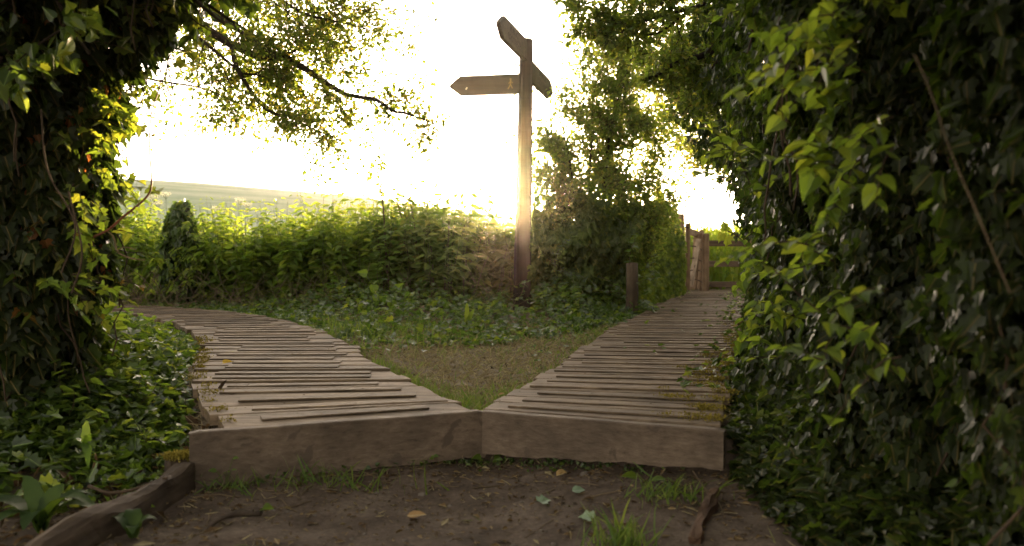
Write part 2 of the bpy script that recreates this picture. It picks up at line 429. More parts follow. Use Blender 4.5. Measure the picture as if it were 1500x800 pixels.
# ------------------------------------------------------------------ boardwalk lines  (x, y) pairs left / right end of the deck
WL = [((-1.075, 3.30), (-0.135, 3.665)), ((-1.38, 4.0), (-.39, 4.13)), ((-1.66, 4.72), (-.63, 4.74)), ((-1.87, 5.4), (-.91, 5.43)), ((-2.1, 6.1), (-1.14, 6.15)),
      ((-2.72, 7.4), (-1.82, 7.55)), ((-3.65, 8.5), (-2.8, 8.72)), ((-5.0, 9.3), (-4.3, 9.65)), ((-6.4, 9.8), (-5.9, 10.4))]
WR = [((-.105, 3.665), (.785, 3.335)), ((.1, 4.45), (1.0, 4.27)), ((.84, 7.5), (1.85, 7.42)), ((2.69, 14.2), (3.62, 14.15))]


def dz_right(y): return 0.20 - .0127 * np.maximum(0, np.asarray(y, float) - 4)
def dz_left(y): return 0.20 + 0 * np.asarray(y, float)


LEX = np.array([a[0] for a, b in WL]); LEY = np.array([a[1] for a, b in WL])
REX = np.array([b[0] for a, b in WR]); REY = np.array([b[1] for a, b in WR])


def vline(x):
    return np.where(x < -.12, 3.68 + .40 * np.clip(x + .12, -.98, 0), 3.68 - .37 * np.clip(x + .12, 0, .95))


def gh(x, y):
    x = np.asarray(x, float); y = np.asarray(y, float)
    xl = np.interp(y, LEY, LEX); xr = np.interp(y, REY, REX)
    inside = sstep(x, xl - .18, xl + .05) * (1 - sstep(x, xr - .05, xr + .2))
    f = vline(x)
    wdt = .10 + 1.3 * sstep(-x, 1.1, 1.5) + 1.0 * sstep(x, .8, 1.2)
    s = sstep(y - f, -.03, wdt - .03)
    amp = .06 + .09 * inside
    h = amp * s
    h = h - .0127 * np.maximum(0, np.minimum(y, 16) - 4) * sstep(x, -1.2, .6) * s
    h += .22 * np.exp(-((x + 2.7) ** 2 + (y - 4.3) ** 2) / .9)
    h += .10 * sstep(x, 1.2, 2.2) * sstep(y, .5, 2.5) * (1 - inside)
    nz = .010 * np.sin(5.1 * x + 1.3 * np.sin(3 * y)) + .010 * np.sin(6.3 * y + 2 * np.sin(2.2 * x)) + .006 * np.sin(13 * x + 9 * y) + .004 * np.sin(27 * x - 19 * y)
    h += nz * (1 - .75 * inside * s)
    h += .05 * sstep(x, -.9, .5) * np.exp(-np.maximum(0, f - y) / .35) * (1 - s)
    # shallow worn dip in the trodden foreground
    h -= .02 * np.exp(-((x) / .6) ** 2) * (1 - s)
    return h


def nonuni(dense0, dense1, step, lo, hi, g=1.22):
    a = list(np.arange(dense0, dense1 + 1e-6, step))
    s = step; v = dense1
    while v < hi:
        s *= g; v += s; a.append(min(v, hi))
    s = step; v = dense0
    b = []
    while v > lo:
        s *= g; v -= s; b.append(max(v, lo))
    return np.array(b[::-1] + a)


xs = nonuni(-3.5, 3.5, .05, -900, 900)
ys = nonuni(2.2, 9.0, .05, -60, 900)
GX, GY = np.meshgrid(xs, ys)
GZ = gh(GX, GY)
GZ = np.where(np.abs(GX) + np.abs(GY) > 60, GZ - 1.0 * sstep(np.hypot(GX, GY), 40, 90), GZ)
gm = MB()
nx, ny = len(xs), len(ys)
ii = np.arange(ny - 1)[:, None] * nx + np.arange(nx - 1)[None, :]
Q = np.stack([ii, ii + 1, ii + nx + 1, ii + nx], -1).reshape(-1, 4)
dryness = sstep(GY - vline(GX), .0, .3) * .9
dryness = np.maximum(dryness, .0)
gm.add(np.c_[GX.ravel(), GY.ravel(), GZ.ravel()], Q, np.full(len(Q), 4), dryness.ravel(), True)
setp(gm.build("ground", ground_material()), kind='structure')

# far hill, its skyline measured off the photograph as angles
PR = np.array([(-900, 235), (-300, 245), (0, 255), (160, 264), (360, 275), (550, 291), (748, 322), (900, 342), (1100, 352), (1700, 356), (2600, 356)], float)
HD = 130.0
hx = np.linspace(-150, 190, 90)
hy = np.concatenate([np.linspace(30, HD, 60), np.linspace(HD + 7, HD * 1.8, 12)])
HX, HY = np.meshgrid(hx, hy)
pxh = 750 + FPX * HX / HD
top = H + (350 - np.interp(pxh, PR[:, 0], PR[:, 1])) * HD / FPX
tt = np.clip((HY - 30) / (HD - 30), 0, 1.4)
prof = np.where(tt < 1, np.sin(np.minimum(tt, 1) * np.pi / 2) ** 1.15 * .98 + .02 * tt, 1 - .6 * (tt - 1))
HZ = -.6 + (top + .6) * prof + .08 * np.sin(HX * .1 + HY * .06) * np.clip(tt, 0, 1)
hm = MB()
nx2 = len(hx)
ii = np.arange(len(hy) - 1)[:, None] * nx2 + np.arange(nx2 - 1)[None, :]
Q = np.stack([ii, ii + 1, ii + nx2 + 1, ii + nx2], -1).reshape(-1, 4)
hm.add(np.c_[HX.ravel(), HY.ravel(), HZ.ravel()], Q, np.full(len(Q), 4), .5, True)
setp(hm.build("hill", hill_material()), kind='structure')


# ------------------------------------------------------------------ boardwalks
def catm(P, n):
    P = np.asarray(P, float)
    Pp = np.vstack([2 * P[0] - P[1], P, 2 * P[-1] - P[-2]])
    out = []
    for i in range(1, len(Pp) - 2):
        for t in np.linspace(0, 1, n, endpoint=False):
            p0, p1, p2, p3 = Pp[i - 1:i + 3]
            out.append(.5 * (2 * p1 + (p2 - p0) * t + (2 * p0 - 5 * p1 + 4 * p2 - p3) * t * t + (3 * p1 - p0 - 3 * p2 + p3) * t ** 3))
    out.append(P[-1])
    return np.array(out)


def walkway(pairs, zf, pitch, strip_in, seed, root, cut=None):
    g = np.random.default_rng(seed)
    Lc = catm([a for a, b in pairs], 24); Rc = catm([b for a, b in pairs], 24)
    C = (Lc + Rc) / 2
    s = np.r_[0, np.cumsum(np.linalg.norm(np.diff(C, axis=0), axis=1))]
    n = int(s[-1] / pitch)
    sl = np.linspace(0, s[-1], n + 1)
    Lp = np.c_[np.interp(sl, s, Lc[:, 0]), np.interp(sl, s, Lc[:, 1])]
    Rp = np.c_[np.interp(sl, s, Rc[:, 0]), np.interp(sl, s, Rc[:, 1])]
    deck, strip = MB(), MB()
    ends = []
    for i in range(n):
        l0, l1, r0, r1 = Lp[i], Lp[i + 1], Rp[i], Rp[i + 1]
        u = (r0 + r1 - l0 - l1); W = np.linalg.norm(u) / 2; u = u / np.linalg.norm(u)
        el, er = g.normal(0, .012), g.normal(0, .012)
        if g.random() < .08: el -= .03
        if g.random() < .08: er += .03
        gap = g.uniform(.007, .013) / 2
        def ln(a, b, t): return a + (b - a) * t
        k0 = gap / np.linalg.norm(l1 - l0) if np.linalg.norm(l1 - l0) > .03 else .1
        k1 = gap / np.linalg.norm(r1 - r0) if np.linalg.norm(r1 - r0) > .03 else .1
        A = ln(l0, l1, k0) + u * el; B = ln(r0, r1, k1) + u * er
        D = ln(l0, l1, 1 - k0) + u * el; E = ln(r0, r1, 1 - k1) + u * er
        dzj = g.normal(0, .0022)
        tl = g.normal(.0012, .002)
        cols = 9
        V = []
        bw = .005
        for t in np.linspace(0, 1, cols):
            a = ln(A, B, t); d = ln(D, E, t)
            w = (d - a); wl = np.linalg.norm(w); w = w / wl
            sag = .0007 * math.sin(t * 9 + i * 1.7) + .0004 * math.sin(t * 21 + i)
            za, zd = float(zf(a[1])) + dzj + tl + sag, float(zf(d[1])) + dzj - tl + sag
            wav = .0012 * math.sin(t * 13 + i * 2.3)
            a = a + w * wav * .5
            V += [(a[0], a[1], za - .042), (a[0], a[1], za - bw), (a[0] + w[0] * bw, a[1] + w[1] * bw, za), (d[0] - w[0] * bw, d[1] - w[1] * bw, zd), (d[0], d[1], zd - bw), (d[0], d[1], zd - .042)]
        F = []
        for c in range(cols - 1):
            for k in range(6):
                k2 = (k + 1) % 6
                F.append((c * 6 + k, c * 6 + k2, c * 6 + 6 + k2, c * 6 + 6 + k))
        F.append(tuple(range(5, -1, -1))); F.append(tuple((cols - 1) * 6 + k for k in range(6)))
        deck.faces(V, [tuple(reversed(f)) for f in F], float(np.clip(g.normal(.5, .2), 0, 1)))
        ends.append((A, B, D, E))
        # raised grip strip nailed on the plank
        if i > 0 or cut is None:
            m0 = ln(A, D, .5 + g.normal(0, .05)); m1 = ln(B, E, .5 + g.normal(0, .05))
            lo, hi = strip_in(i, g)
            a = ln(m0, m1, lo); b = ln(m0, m1, hi)
            hw = g.uniform(.030, .042)
            hh = .0036
            strip.beam((a[0], a[1], float(zf(a[1])) + dzj + hh + .0012), (b[0], b[1], float(zf(b[1])) + dzj + hh + .0012), hw, hh + g.normal(0, .0004), float(np.clip(g.normal(.5, .22), 0, 1)), .002)
    deck.build("deck", DECK, root)
    strip.build("grip_strips", STRIPW, root)
    for off in (.06, .94):
        bearers = MB()
        P = [Lp[i] + (Rp[i] - Lp[i]) * off for i in range(0, n + 1, 3)]
        for a, b in zip(P[:-1], P[1:]):
            bearers.beam((a[0], a[1], float(zf(a[1])) - .10), (b[0], b[1], float(zf(b[1])) - .10), .03, .055, .3, .003)
        bearers.build("bearer", EDGEW, root)
    return ends


def riser(a, b, zt, root, thick=.042, h=.2, wav=0.0):
    """the thick plank set on edge across the front, uneven lower edge"""
    a = np.array(a); b = np.array(b)
    u = (b - a) / np.linalg.norm(b - a); nrm = np.array([u[1], -u[0]])
    n = 40; m = MB(); V = []
    L = np.linalg.norm(b - a)
    for k, t in enumerate(np.linspace(0, 1, n)):
        p = a + (b - a) * t
        ed = min(t, 1 - t) * L
        rd = max(0, .016 - ed) * .6
        low = zt - h + .003 * math.sin(t * 23) + .002 * math.sin(t * 61 + 2) + .0015 * math.sin(t * 137) + wav * t
        top = zt - rd * .6 + .0008 * math.sin(t * 15 + 1)
        f = p + nrm * (thick + .002 * math.sin(t * 9))
        g_ = .0045
        V += [(f[0], f[1], low), (f[0], f[1], top - g_), (f[0] - nrm[0] * g_, f[1] - nrm[1] * g_, top), (p[0], p[1], top), (p[0], p[1], low)]
    F = []
    for k in range(n - 1):
        for j in range(5):
            j2 = (j + 1) % 5
            F.append((k * 5 + j, k * 5 + 5 + j, k * 5 + 5 + j2, k * 5 + j2))
    F.append((0, 1, 2, 3, 4)); F.append(tuple((n - 1) * 5 + j for j in range(4, -1, -1)))
    m.faces(V, F, .5)
    return m.build("riser_board", RISER, root)


bwl = thing("boardwalk", "left boardwalk of worn brown planks curving away behind the ivy bank", "boardwalk", (-.6, 3.5, 0), "timber boardwalks of the fork")
endsL = walkway(WL, dz_left, .195, lambda i, g: (np.clip(g.normal(.14, .06), .02, .3), np.clip(g.normal(.87, .05), .7, .98)), 3, bwl)
riser((-1.155, 3.23), (-.122, 3.645), .205, bwl, wav=.016)
bwr = thing("boardwalk", "right boardwalk with mossy outer edge leading straight to the gate", "boardwalk", (.35, 3.5, 0), "timber boardwalks of the fork")
endsR = walkway(WR, dz_right, .195, lambda i, g: (np.clip(g.normal(.08, .05), .01, .25), np.clip(g.normal(.95, .03), .8, .995)), 5, bwr)
r2 = riser((-.118, 3.645), (.775, 3.28), .203, bwr, h=.172, wav=.03)

# moss along the outer edges
def moss_part(pts, n, root, spread, zf):
    m = MB()
    pts = np.array(pts)
    k = rng.integers(0, len(pts), n)
    P2 = pts[k] + rng.normal(0, 1, (n, 2)) * spread
    P = np.c_[P2, zf(P2[:, 1]) + rng.uniform(-.004, .012, n)]
    m.leaves(SMALL, P, rdir(n, .8), rdir(n), rng.uniform(.006, .015, n), rng.random(n))
    return m.build("moss", MOSSM, root)

mp_ = []
for i, (A, B, D, E) in enumerate(endsR[:26]):
    mid = (B + E) / 2; u = (mid - (A + D) / 2); u /= np.linalg.norm(u)
    w = max(0, 1.0 - i / 22.)
    if rng.random() < .85:
        for q in range(int(1 + 6 * w)):
            mp_.append(mid - u * abs(rng.normal(0.02, .10 * (.4 + w))))
moss_part(mp_, 6500, bwr, (.022, .03), dz_right)
mp_ = []
for i, (A, B, D, E) in enumerate(endsL[:16]):
    mid = (A + D) / 2; u = ((B + E) / 2 - mid); u /= np.linalg.norm(u)
    for q in range(3):
        if rng.random() < .6: mp_.append(mid + u * abs(rng.normal(0.01, .035)))
moss_part(mp_, 1500, bwl, (.02, .03), dz_left)


# ------------------------------------------------------------------ signpost
D0 = 10.25
pb = at(764, 446, D0)
pb[2] = gh(pb[0], pb[1]) - .05
ptop = at(771, 60, D0 + .05)
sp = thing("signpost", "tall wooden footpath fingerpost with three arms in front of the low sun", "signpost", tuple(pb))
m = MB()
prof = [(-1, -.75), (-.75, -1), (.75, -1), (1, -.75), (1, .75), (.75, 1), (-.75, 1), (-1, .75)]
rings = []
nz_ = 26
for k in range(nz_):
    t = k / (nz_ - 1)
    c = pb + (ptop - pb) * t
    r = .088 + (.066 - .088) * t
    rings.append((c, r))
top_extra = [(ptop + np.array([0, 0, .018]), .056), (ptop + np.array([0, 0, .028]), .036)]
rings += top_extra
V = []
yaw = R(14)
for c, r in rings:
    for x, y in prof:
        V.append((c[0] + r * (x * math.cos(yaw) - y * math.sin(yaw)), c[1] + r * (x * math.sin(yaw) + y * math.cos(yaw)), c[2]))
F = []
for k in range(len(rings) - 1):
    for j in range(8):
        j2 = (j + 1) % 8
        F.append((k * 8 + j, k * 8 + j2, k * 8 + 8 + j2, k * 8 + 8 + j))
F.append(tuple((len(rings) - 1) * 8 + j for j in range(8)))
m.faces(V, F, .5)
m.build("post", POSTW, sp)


def axis_at(py):
    t = (446 - py) / (446 - 60)
    return pb + (ptop - pb) * t


def finger(cpost, tip, hgt, thick, name="finger_board"):
    """arm: pointed plank from the post out to tip, with origin on the root thing; returns object, frame"""
    cpost = np.asarray(cpost); tip = np.asarray(tip)
    u = tip - cpost; L = np.linalg.norm(u); u /= L
    upv = np.array([0, 0, 1.]); upv -= u * (upv @ u); upv /= np.linalg.norm(upv)
    nrm = np.cross(u, upv)
    if nrm[1] > 0: nrm = -nrm          # towards the camera
    h = hgt / 2
    out = [(0, -h), (L - hgt * .62, -h), (L - .012, -.012), (L - .012, .012), (L - hgt * .62, h), (0, h)]
    V = []
    for s_ in (1, -1):
        for e, ins in ((thick / 2 - .004, 0), (thick / 2, .004)):
            for x, y in out:
                V.append(cpost + u * (x - (ins if x > .1 else 0)) + upv * (y - math.copysign(ins, y)) + nrm * s_ * e)
    # layout: 0 front-edge ring,1 front face ring,2 back-edge ring,3 back face ring
    k = 6; F = []
    for j in range(k):
        j2 = (j + 1) % k
        F += [(j, j2, k + j2, k + j), (2 * k + j2, 2 * k + j, 3 * k + j, 3 * k + j2), (j2, j, 2 * k + j, 2 * k + j2)]
    F.append(tuple(k + j for j in range(k))); F.append(tuple(3 * k + j for j in reversed(range(k))))
    mb = MB(); mb.faces(V, F, rng.uniform(.35, .65))
    o = mb.build(name, FINGW, sp)
    return o, (cpost, u, upv, nrm, L, thick)


def text_on(part, frame, body, size, x, y, mat, flip=False, name="lettering"):
    c, u, upv, nrm, L, th = frame
    cu = bpy.data.curves.new(name, 'FONT'); cu.body = body; cu.size = size; cu.extrude = .0012; cu.align_x = 'CENTER'; cu.align_y = 'CENTER'
    cu.materials.append(mat)
    tmp = bpy.data.objects.new(name + "_outline", cu)
    me = bpy.data.meshes.new_from_object(tmp); me.name = name
    bpy.data.objects.remove(tmp); bpy.data.curves.remove(cu)
    o = bpy.data.objects.new(name, me); COL.objects.link(o)
    ax = -u if flip else u
    from mathutils import Matrix
    M = Matrix([[ax[0], upv[0], nrm[0], 0], [ax[1], upv[1], nrm[1], 0], [ax[2], upv[2], nrm[2], 0], [0, 0, 0, 1]])
    p = c + u * x + upv * y + nrm * (th / 2 + .0006) - pb
    o.parent = part
    o.matrix_local = Matrix.Translation(Vector(p)) @ M
    return o


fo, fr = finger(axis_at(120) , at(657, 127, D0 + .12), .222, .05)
# walking figure cut in the arm, and a pale tag near the tip
c, u, upv, nrm, L, th = fr
def flat(polys, mat, name, part, off=.0018):
    mb = MB()
    for poly in polys:
        P = [c + u * x + upv * y + nrm * (th / 2 + .0003) for x, y in poly] + [c + u * x + upv * y + nrm * (th / 2 + off) for x, y in poly]
        k = len(poly)
        F = [tuple(range(k, 2 * k))] + [(j, (j + 1) % k, k + (j + 1) % k, k + j) for j in range(k)]
        mb.faces(P, F, .5)
    return sub(mb, name, mat, part, sp)
def bar(x0, y0, x1, y1, w):
    d = np.array([x1 - x0, y1 - y0]); d = d / np.linalg.norm(d); n_ = np.array([-d[1], d[0]]) * w / 2
    return [(x0 + n_[0], y0 + n_[1]), (x0 - n_[0], y0 - n_[1]), (x1 - n_[0], y1 - n_[1]), (x1 + n_[0], y1 + n_[1])]
wx = .165
head = [(wx + .011 * math.cos(a), .052 + .011 * math.sin(a)) for a in np.linspace(0, 2 * np.pi, 10, endpoint=False)]
flat([head, bar(wx, .04, wx + .004, -.01, .016), bar(wx + .003, -.008, wx + .033, -.056, .011), bar(wx + .001, -.008, wx - .018, -.05, .011),
      bar(wx, .03, wx + .026, .004, .008), bar(wx, .03, wx - .024, .008, .008)], MARKY, "walking_figure", fo)
flat([bar(L - .20, -.045, L - .217, -.02, .016)], MARKW, "pale_tag", fo)

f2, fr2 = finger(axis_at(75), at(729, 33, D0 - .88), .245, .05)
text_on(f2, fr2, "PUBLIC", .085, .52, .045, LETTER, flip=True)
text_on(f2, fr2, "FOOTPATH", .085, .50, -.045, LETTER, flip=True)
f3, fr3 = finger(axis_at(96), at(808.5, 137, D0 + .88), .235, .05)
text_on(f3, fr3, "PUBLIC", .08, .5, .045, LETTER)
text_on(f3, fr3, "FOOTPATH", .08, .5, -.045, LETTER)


# ------------------------------------------------------------------ gate and fence at the far end of the right boardwalk
DG = 14.35
def gp(px, py, d=DG): return at(px, py, d)
gb = gp(1022, 424); zb = float(dz_right(14.3)) - .06
def vpost(mb, px, ytop, w, dep, d=DG, cap=True, rnd=.5, lean=0):
    p = gp(px, 424, d); q = gp(px + lean, ytop, d)
    hz = (q[2] - (zb - .05)) / 2
    mb.beam((p[0], p[1], zb - .05), (q[0], q[1], q[2]), w, dep, rnd, .012)
ga = thing("gate_post", "tall square gate post against the shrub left of the open gate", "gate post", tuple(gp(994, 424, 14.1)))
m = MB(); vpost(m, 993.5, 313, .085, .085, 14.1); m.build("post", GATEW, ga)
hk = MB(); a = gp(1001, 333, 14.1); hk.tube([a, a + (.05, .02, .0), a + (.1, .03, -.01)], .009, 6); hk.build("latch_hook", WIRE, ga)

gt = thing("gate", "half open wooden gate with wire mesh and a leaning slat", "gate", tuple(gp(1022, 424)))
m = MB(); vpost(m, 1007.5, 327, .040, .035, 14.2, rnd=.6); m.build("gate_stile", GATEW, gt)
m = MB(); vpost(m, 1027.5, 337, .036, .035, 14.75, rnd=.45); m.build("gate_stile", GATEW, gt)
m = MB(); m.beam(gp(1009, 339, 14.2), gp(1028, 346, 14.75), .02, .05, .4, .006); m.build("top_rail", GATEW, gt)
m = MB(); m.beam(gp(1016, 424, 14.45) , gp(1021, 343, 14.5), .055, .02, .75, .006); m.beam(gp(1022, 423, 14.62), gp(1026, 341, 14.65), .07, .02, .5, .006); m.build("infill_board", GATEW, gt)
m = MB(); m.beam(gp(1011.5, 420, 14.25), gp(1023.5, 350, 14.42), .045, .014, .7, .004); m.build("leaning_slat", PALEW, gt)
m = MB()
for y0, y1 in ((361, 367), (379, 384), (397, 399), (411, 414)):
    pts = [gp(1010 + (1028 - 1010) * t, y0 + (y1 - y0) * t - 3 * math.sin(t * 3), 14.22 + .35 * t) for t in np.linspace(0, 1, 7)]
    m.tube(pts, .008, 5)
m.tube([gp(1012, 418, 14.3), gp(1018, 390, 14.3), gp(1026, 352, 14.5)], .011, 5)
m.build("wire_mesh", WIRE, gt)

fe = thing("rail_fence", "three rail wooden fence closing the end of the right boardwalk", "fence", tuple(gp(1060, 424, 14.5)))
m = MB(); vpost(m, 1033.5, 342, .052, .05, 14.4, rnd=.45); m.build("fence_post", GATEW, fe)
m = MB(); vpost(m, 1095, 345, .05, .05, 14.4, rnd=.4); m.build("fence_post", GATEW, fe)
for y in (356.5, 386.5, 416.5):
    m = MB(); m.beam(gp(1036.5, y, 14.42), gp(1125, y + .4, 14.42), .022, .047 if y < 400 else .045, rng.uniform(.3, .6), .006); m.build("rail", RAILW, fe)

st = thing("stake", "old brown wooden stake half hidden under the shrub beside the boardwalk", "stake", tuple(at(925, 462, 9.6)))
m = MB(); p = at(925, 463, 9.6); q = at(926, 386, 9.65); m.tube([p - (0, 0, .1), (p + q) / 2 + (.004, 0, 0), q, q + (0, 0, .01)], [.07, .066, .062, .03], 10, .4, .05); m.build("stake_post", GATEDARK, st)

# ------------------------------------------------------------------ timber edging in the foreground
def plank_loft(mb, pts, hw, hh, jit, rnd=.45):
    pts = np.asarray(pts); n = len(pts)
    T = np.gradient(pts, axis=0); T[:, 2] = 0; T /= np.linalg.norm(T, axis=1)[:, None]
    S = np.c_[-T[:, 1], T[:, 0], np.zeros(n)]
    prof = np.array([(-1, -1), (1, -1), (1, -.3), (1, .55), (.72, .92), (0, 1.0), (-.72, .92), (-1, .55), (-1, -.3)])
    k = len(prof); J = rng.normal(0, jit, (n, k, 2))
    J[1:-1] = (J[:-2] + 2 * J[1:-1] + J[2:]) / 3
    w = np.ones(n); w[0] = .86; w[-1] = .8
    V = pts[:, None, :] + S[:, None, :] * (prof[None, :, 0:1] * hw * w[:, None, None] + J[..., 0:1]) + np.array([0, 0, 1.]) * (prof[None, :, 1:2] * hh * w[:, None, None] + J[..., 1:2])
    F = [(i * k + j, i * k + (j + 1) % k, (i + 1) * k + (j + 1) % k, (i + 1) * k + j) for i in range(n - 1) for j in range(k)]
    F += [tuple(reversed(range(k))), tuple((n - 1) * k + j for j in range(k))]
    mb.faces(V.reshape(-1, 3), F, rnd)


te = thing("edging_timber", "weathered edging log running to the bottom left corner with a mossy block", "edging timber", (-1.3, 2.9, 0))
m = MB()
pts = [at(274, 690, 3.19), at(240, 722, 3.02), at(190, 765, 2.78), at(130, 812, 2.56), at(40, 880, 2.3)]
pts = [np.array([p[0], p[1], .035 + float(gh(p[0], p[1]))]) for p in pts]
pts = catm(pts, 6)
plank_loft(m, pts, .034, .062, .004); m.build("log", EDGEW, te)
m = MB(); p = at(247, 692, 3.23); m.box((p[0] + .03, p[1] + .02, .045), .045, .045, .06, R(28), .3, .012); bo = m.build("end_block", EDGEW, te)
m = MB(); n = 900
P = np.c_[p[0] + .03 + rng.normal(0, .022, n), p[1] + .015 + rng.normal(0, .022, n), .103 + rng.uniform(0, .012, n)]
m.leaves(SMALL, P, rdir(n, .9), rdir(n), rng.uniform(.008, .02, n), rng.random(n)); sub(m, "moss", MOSSM, bo, te)
te2 = thing("edging_timber", "short split edging timber under the ivy at the right end of the step", "edging timber", (.85, 3.0, 0))
m = MB(); a = at(1046, 728, 3.05); b = at(1018, 800, 2.66); a[2] = float(gh(a[0], a[1])) + .015; b[2] = float(gh(b[0], b[1])) + .0
plank_loft(m, catm([a, (a * 2 + b) / 3 + (.004, 0, .004), (a + 2 * b) / 3 - (.004, 0, .003), b], 4), .02, .032, .004); m.build("timber", REDWOOD, te2)


# ------------------------------------------------------------------ vegetation tools
def grow(p, d, L, r, lev, maxlev, br, tw, nch=5, wig=.18, grav=0.0, spread=.9, shrink=.55, g=None, steps=7):
    """recursive branch: br collects (polyline, radii), tw the twigs that carry leaves"""
    g = g or rng
    P = [np.array(p, float)]
    d = np.array(d, float); d /= np.linalg.norm(d)
    for i in range(steps):
        d = d + g.normal(0, wig, 3); d[2] += grav
        d /= np.linalg.norm(d)
        P.append(P[-1] + d * L / steps)
    P = np.array(P)
    br.append((P, np.linspace(r, r * (.45 if lev < maxlev else .3), len(P))))
    if lev >= maxlev:
        tw.append(P); return
    children(P, L, r, lev, maxlev, br, tw, nch, wig, grav, spread, shrink, g)


def children(P, L, r, lev, maxlev, br, tw, nch, wig, grav, spread, shrink, g, t0=.2):
    P = np.asarray(P)
    n = len(P) - 1
    for k in range(nch):
        t = t0 + (1 - t0) * (k + g.random()) / nch
        f = min(t, .999) * n
        i = int(f); q = P[i] + (P[i + 1] - P[i]) * (f - i)
        tang = P[i + 1] - P[i]; tang /= np.linalg.norm(tang) + 1e-9
        side = g.normal(size=3); side -= tang * (side @ tang); side /= np.linalg.norm(side) + 1e-9
        dd = tang * (1 - .3 * spread) + side * spread
        grow(q, dd, L * shrink * g.uniform(.6, 1.2) * (1.1 - .4 * t), r * .5 * (1.15 - .5 * t), lev + 1, maxlev, br, tw, max(3, nch - 1), wig, grav, spread, shrink, g)


def limbs(br, sides=7, minr=.0015):
    m = MB()
    for P, r in br:
        m.tube(P, np.maximum(r, minr), sides if r[0] > .02 else (5 if r[0] > .006 else 3), .5, .04 if r[0] > .02 else 0)
    return m


def twig_leaves(mb, tw, per, size, tmpl, young=.0, up=.6, spread=.012, rbias=0.0, droop=0.0):
    P = []; T = []
    for p in tw:
        n = max(1, int(rng.poisson(per)))
        t = rng.uniform(.1, 1, n) * (len(p) - 1)
        i = np.minimum(t.astype(int), len(p) - 2)
        q = p[i] + (p[i + 1] - p[i]) * (t - i)[:, None]
        tang = p[i + 1] - p[i]; tang = tang / (np.linalg.norm(tang, axis=1)[:, None] + 1e-9)
        P.append(q + rng.normal(0, spread, (n, 3))); T.append(tang * .7 + rng.normal(0, .6, (n, 3)) + np.array([0, 0, -droop]))
    if not P: return
    P = np.concatenate(P); T = np.concatenate(T); n = len(P)
    mb.leaves(tmpl, P, T, rdir(n, up), rng.uniform(.65, 1.25, n) * size, np.clip(rng.beta(2, 2.2, n) + rbias, 0, 1))


def ivy_column(mb, cx, cy, z0, z1, rf, n, size, seed, bias=(0, -1), bfrac=.6, depth=.16, tmpl=IVY, rb=0.0, lean=(0, 0)):
    th = rng.uniform(0, 2 * np.pi, n)
    b = math.atan2(bias[1], bias[0])
    k = rng.random(n) < bfrac
    th[k] = b + rng.uniform(-1.75, 1.75, k.sum())
    z = rng.uniform(z0, z1, n)
    nx_, ny_ = np.cos(th), np.sin(th)
    r = rf(th, z)
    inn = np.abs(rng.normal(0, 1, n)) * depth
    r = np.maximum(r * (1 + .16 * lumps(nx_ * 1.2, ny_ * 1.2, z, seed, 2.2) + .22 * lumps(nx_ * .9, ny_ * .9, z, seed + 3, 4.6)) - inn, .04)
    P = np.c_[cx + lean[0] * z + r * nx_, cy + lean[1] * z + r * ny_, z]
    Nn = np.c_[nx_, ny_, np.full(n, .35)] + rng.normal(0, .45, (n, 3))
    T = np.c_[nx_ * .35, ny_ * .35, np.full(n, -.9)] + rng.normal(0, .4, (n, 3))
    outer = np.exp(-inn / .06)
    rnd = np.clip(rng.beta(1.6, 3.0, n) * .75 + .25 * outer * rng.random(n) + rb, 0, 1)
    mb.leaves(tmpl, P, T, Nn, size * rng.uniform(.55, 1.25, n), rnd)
    return P, Nn


def sprays(mb, stems, P0, D0_, n_leaf, L, size, tmpl, rlo, rhi, droop=.35, rad=.0025):
    """short leafy shoots growing off a surface"""
    for p, d in zip(P0, D0_):
        d = d / np.linalg.norm(d)
        Lk = L * rng.uniform(.5, 1.3)
        pts = [p]; dd = d.copy()
        for i in range(6):
            dd = dd + rng.normal(0, .16, 3); dd[2] -= droop / 6; dd /= np.linalg.norm(dd)
            pts.append(pts[-1] + dd * Lk / 6)
        pts = np.array(pts)
        stems.tube(pts, np.linspace(rad, rad * .4, 7), 4)
        n = int(n_leaf * rng.uniform(.7, 1.3))
        t = (np.arange(n) + .5) / n * 6
        i = np.minimum(t.astype(int), 5)
        q = pts[i] + (pts[i + 1] - pts[i]) * (t - i)[:, None]
        tang = pts[i + 1] - pts[i]; tang /= np.linalg.norm(tang, axis=1)[:, None]
        side = np.cross(tang, np.array([0, 0, 1.])); side /= np.linalg.norm(side, axis=1)[:, None] + 1e-9
        sgn = np.where(np.arange(n) % 2 == 0, 1, -1)[:, None]
        T = tang * .6 + side * sgn * .9 + rng.normal(0, .2, (n, 3)); T[:, 2] -= .25
        mb.leaves(tmpl, q, T, rdir(n, 1.4, .5), size * rng.uniform(.6, 1.2, n), rng.uniform(rlo, rhi, n))


def vines(mb, paths, rad):
    for P in paths:
        P = np.array(P)
        mb.tube(catm(P, 6), rad, 5)


def shade_canopy(tree, boxes, mat, name="crown", size=.10):  # boxes of loose leaves added out of view to block sky light
    mb = MB()
    for (x0, x1, y0, y1, z0, z1, n) in boxes:
        P = np.c_[rng.uniform(x0, x1, n), rng.uniform(y0, y1, n), rng.uniform(z0, z1, n)]
        P = P[lumps(P[:, 0], P[:, 1], P[:, 2], 6, 1.6) + rng.normal(0, .3, n) > -.45]
        n = len(P)
        T = rng.normal(size=(n, 3)); T[:, 2] -= .5
        mb.leaves(HEART, P, T, rdir(n, .7), size * rng.uniform(.6, 1.3, n), np.clip(rng.beta(2, 2.5, n), 0, 1))
    return mb.build(name, mat, tree)


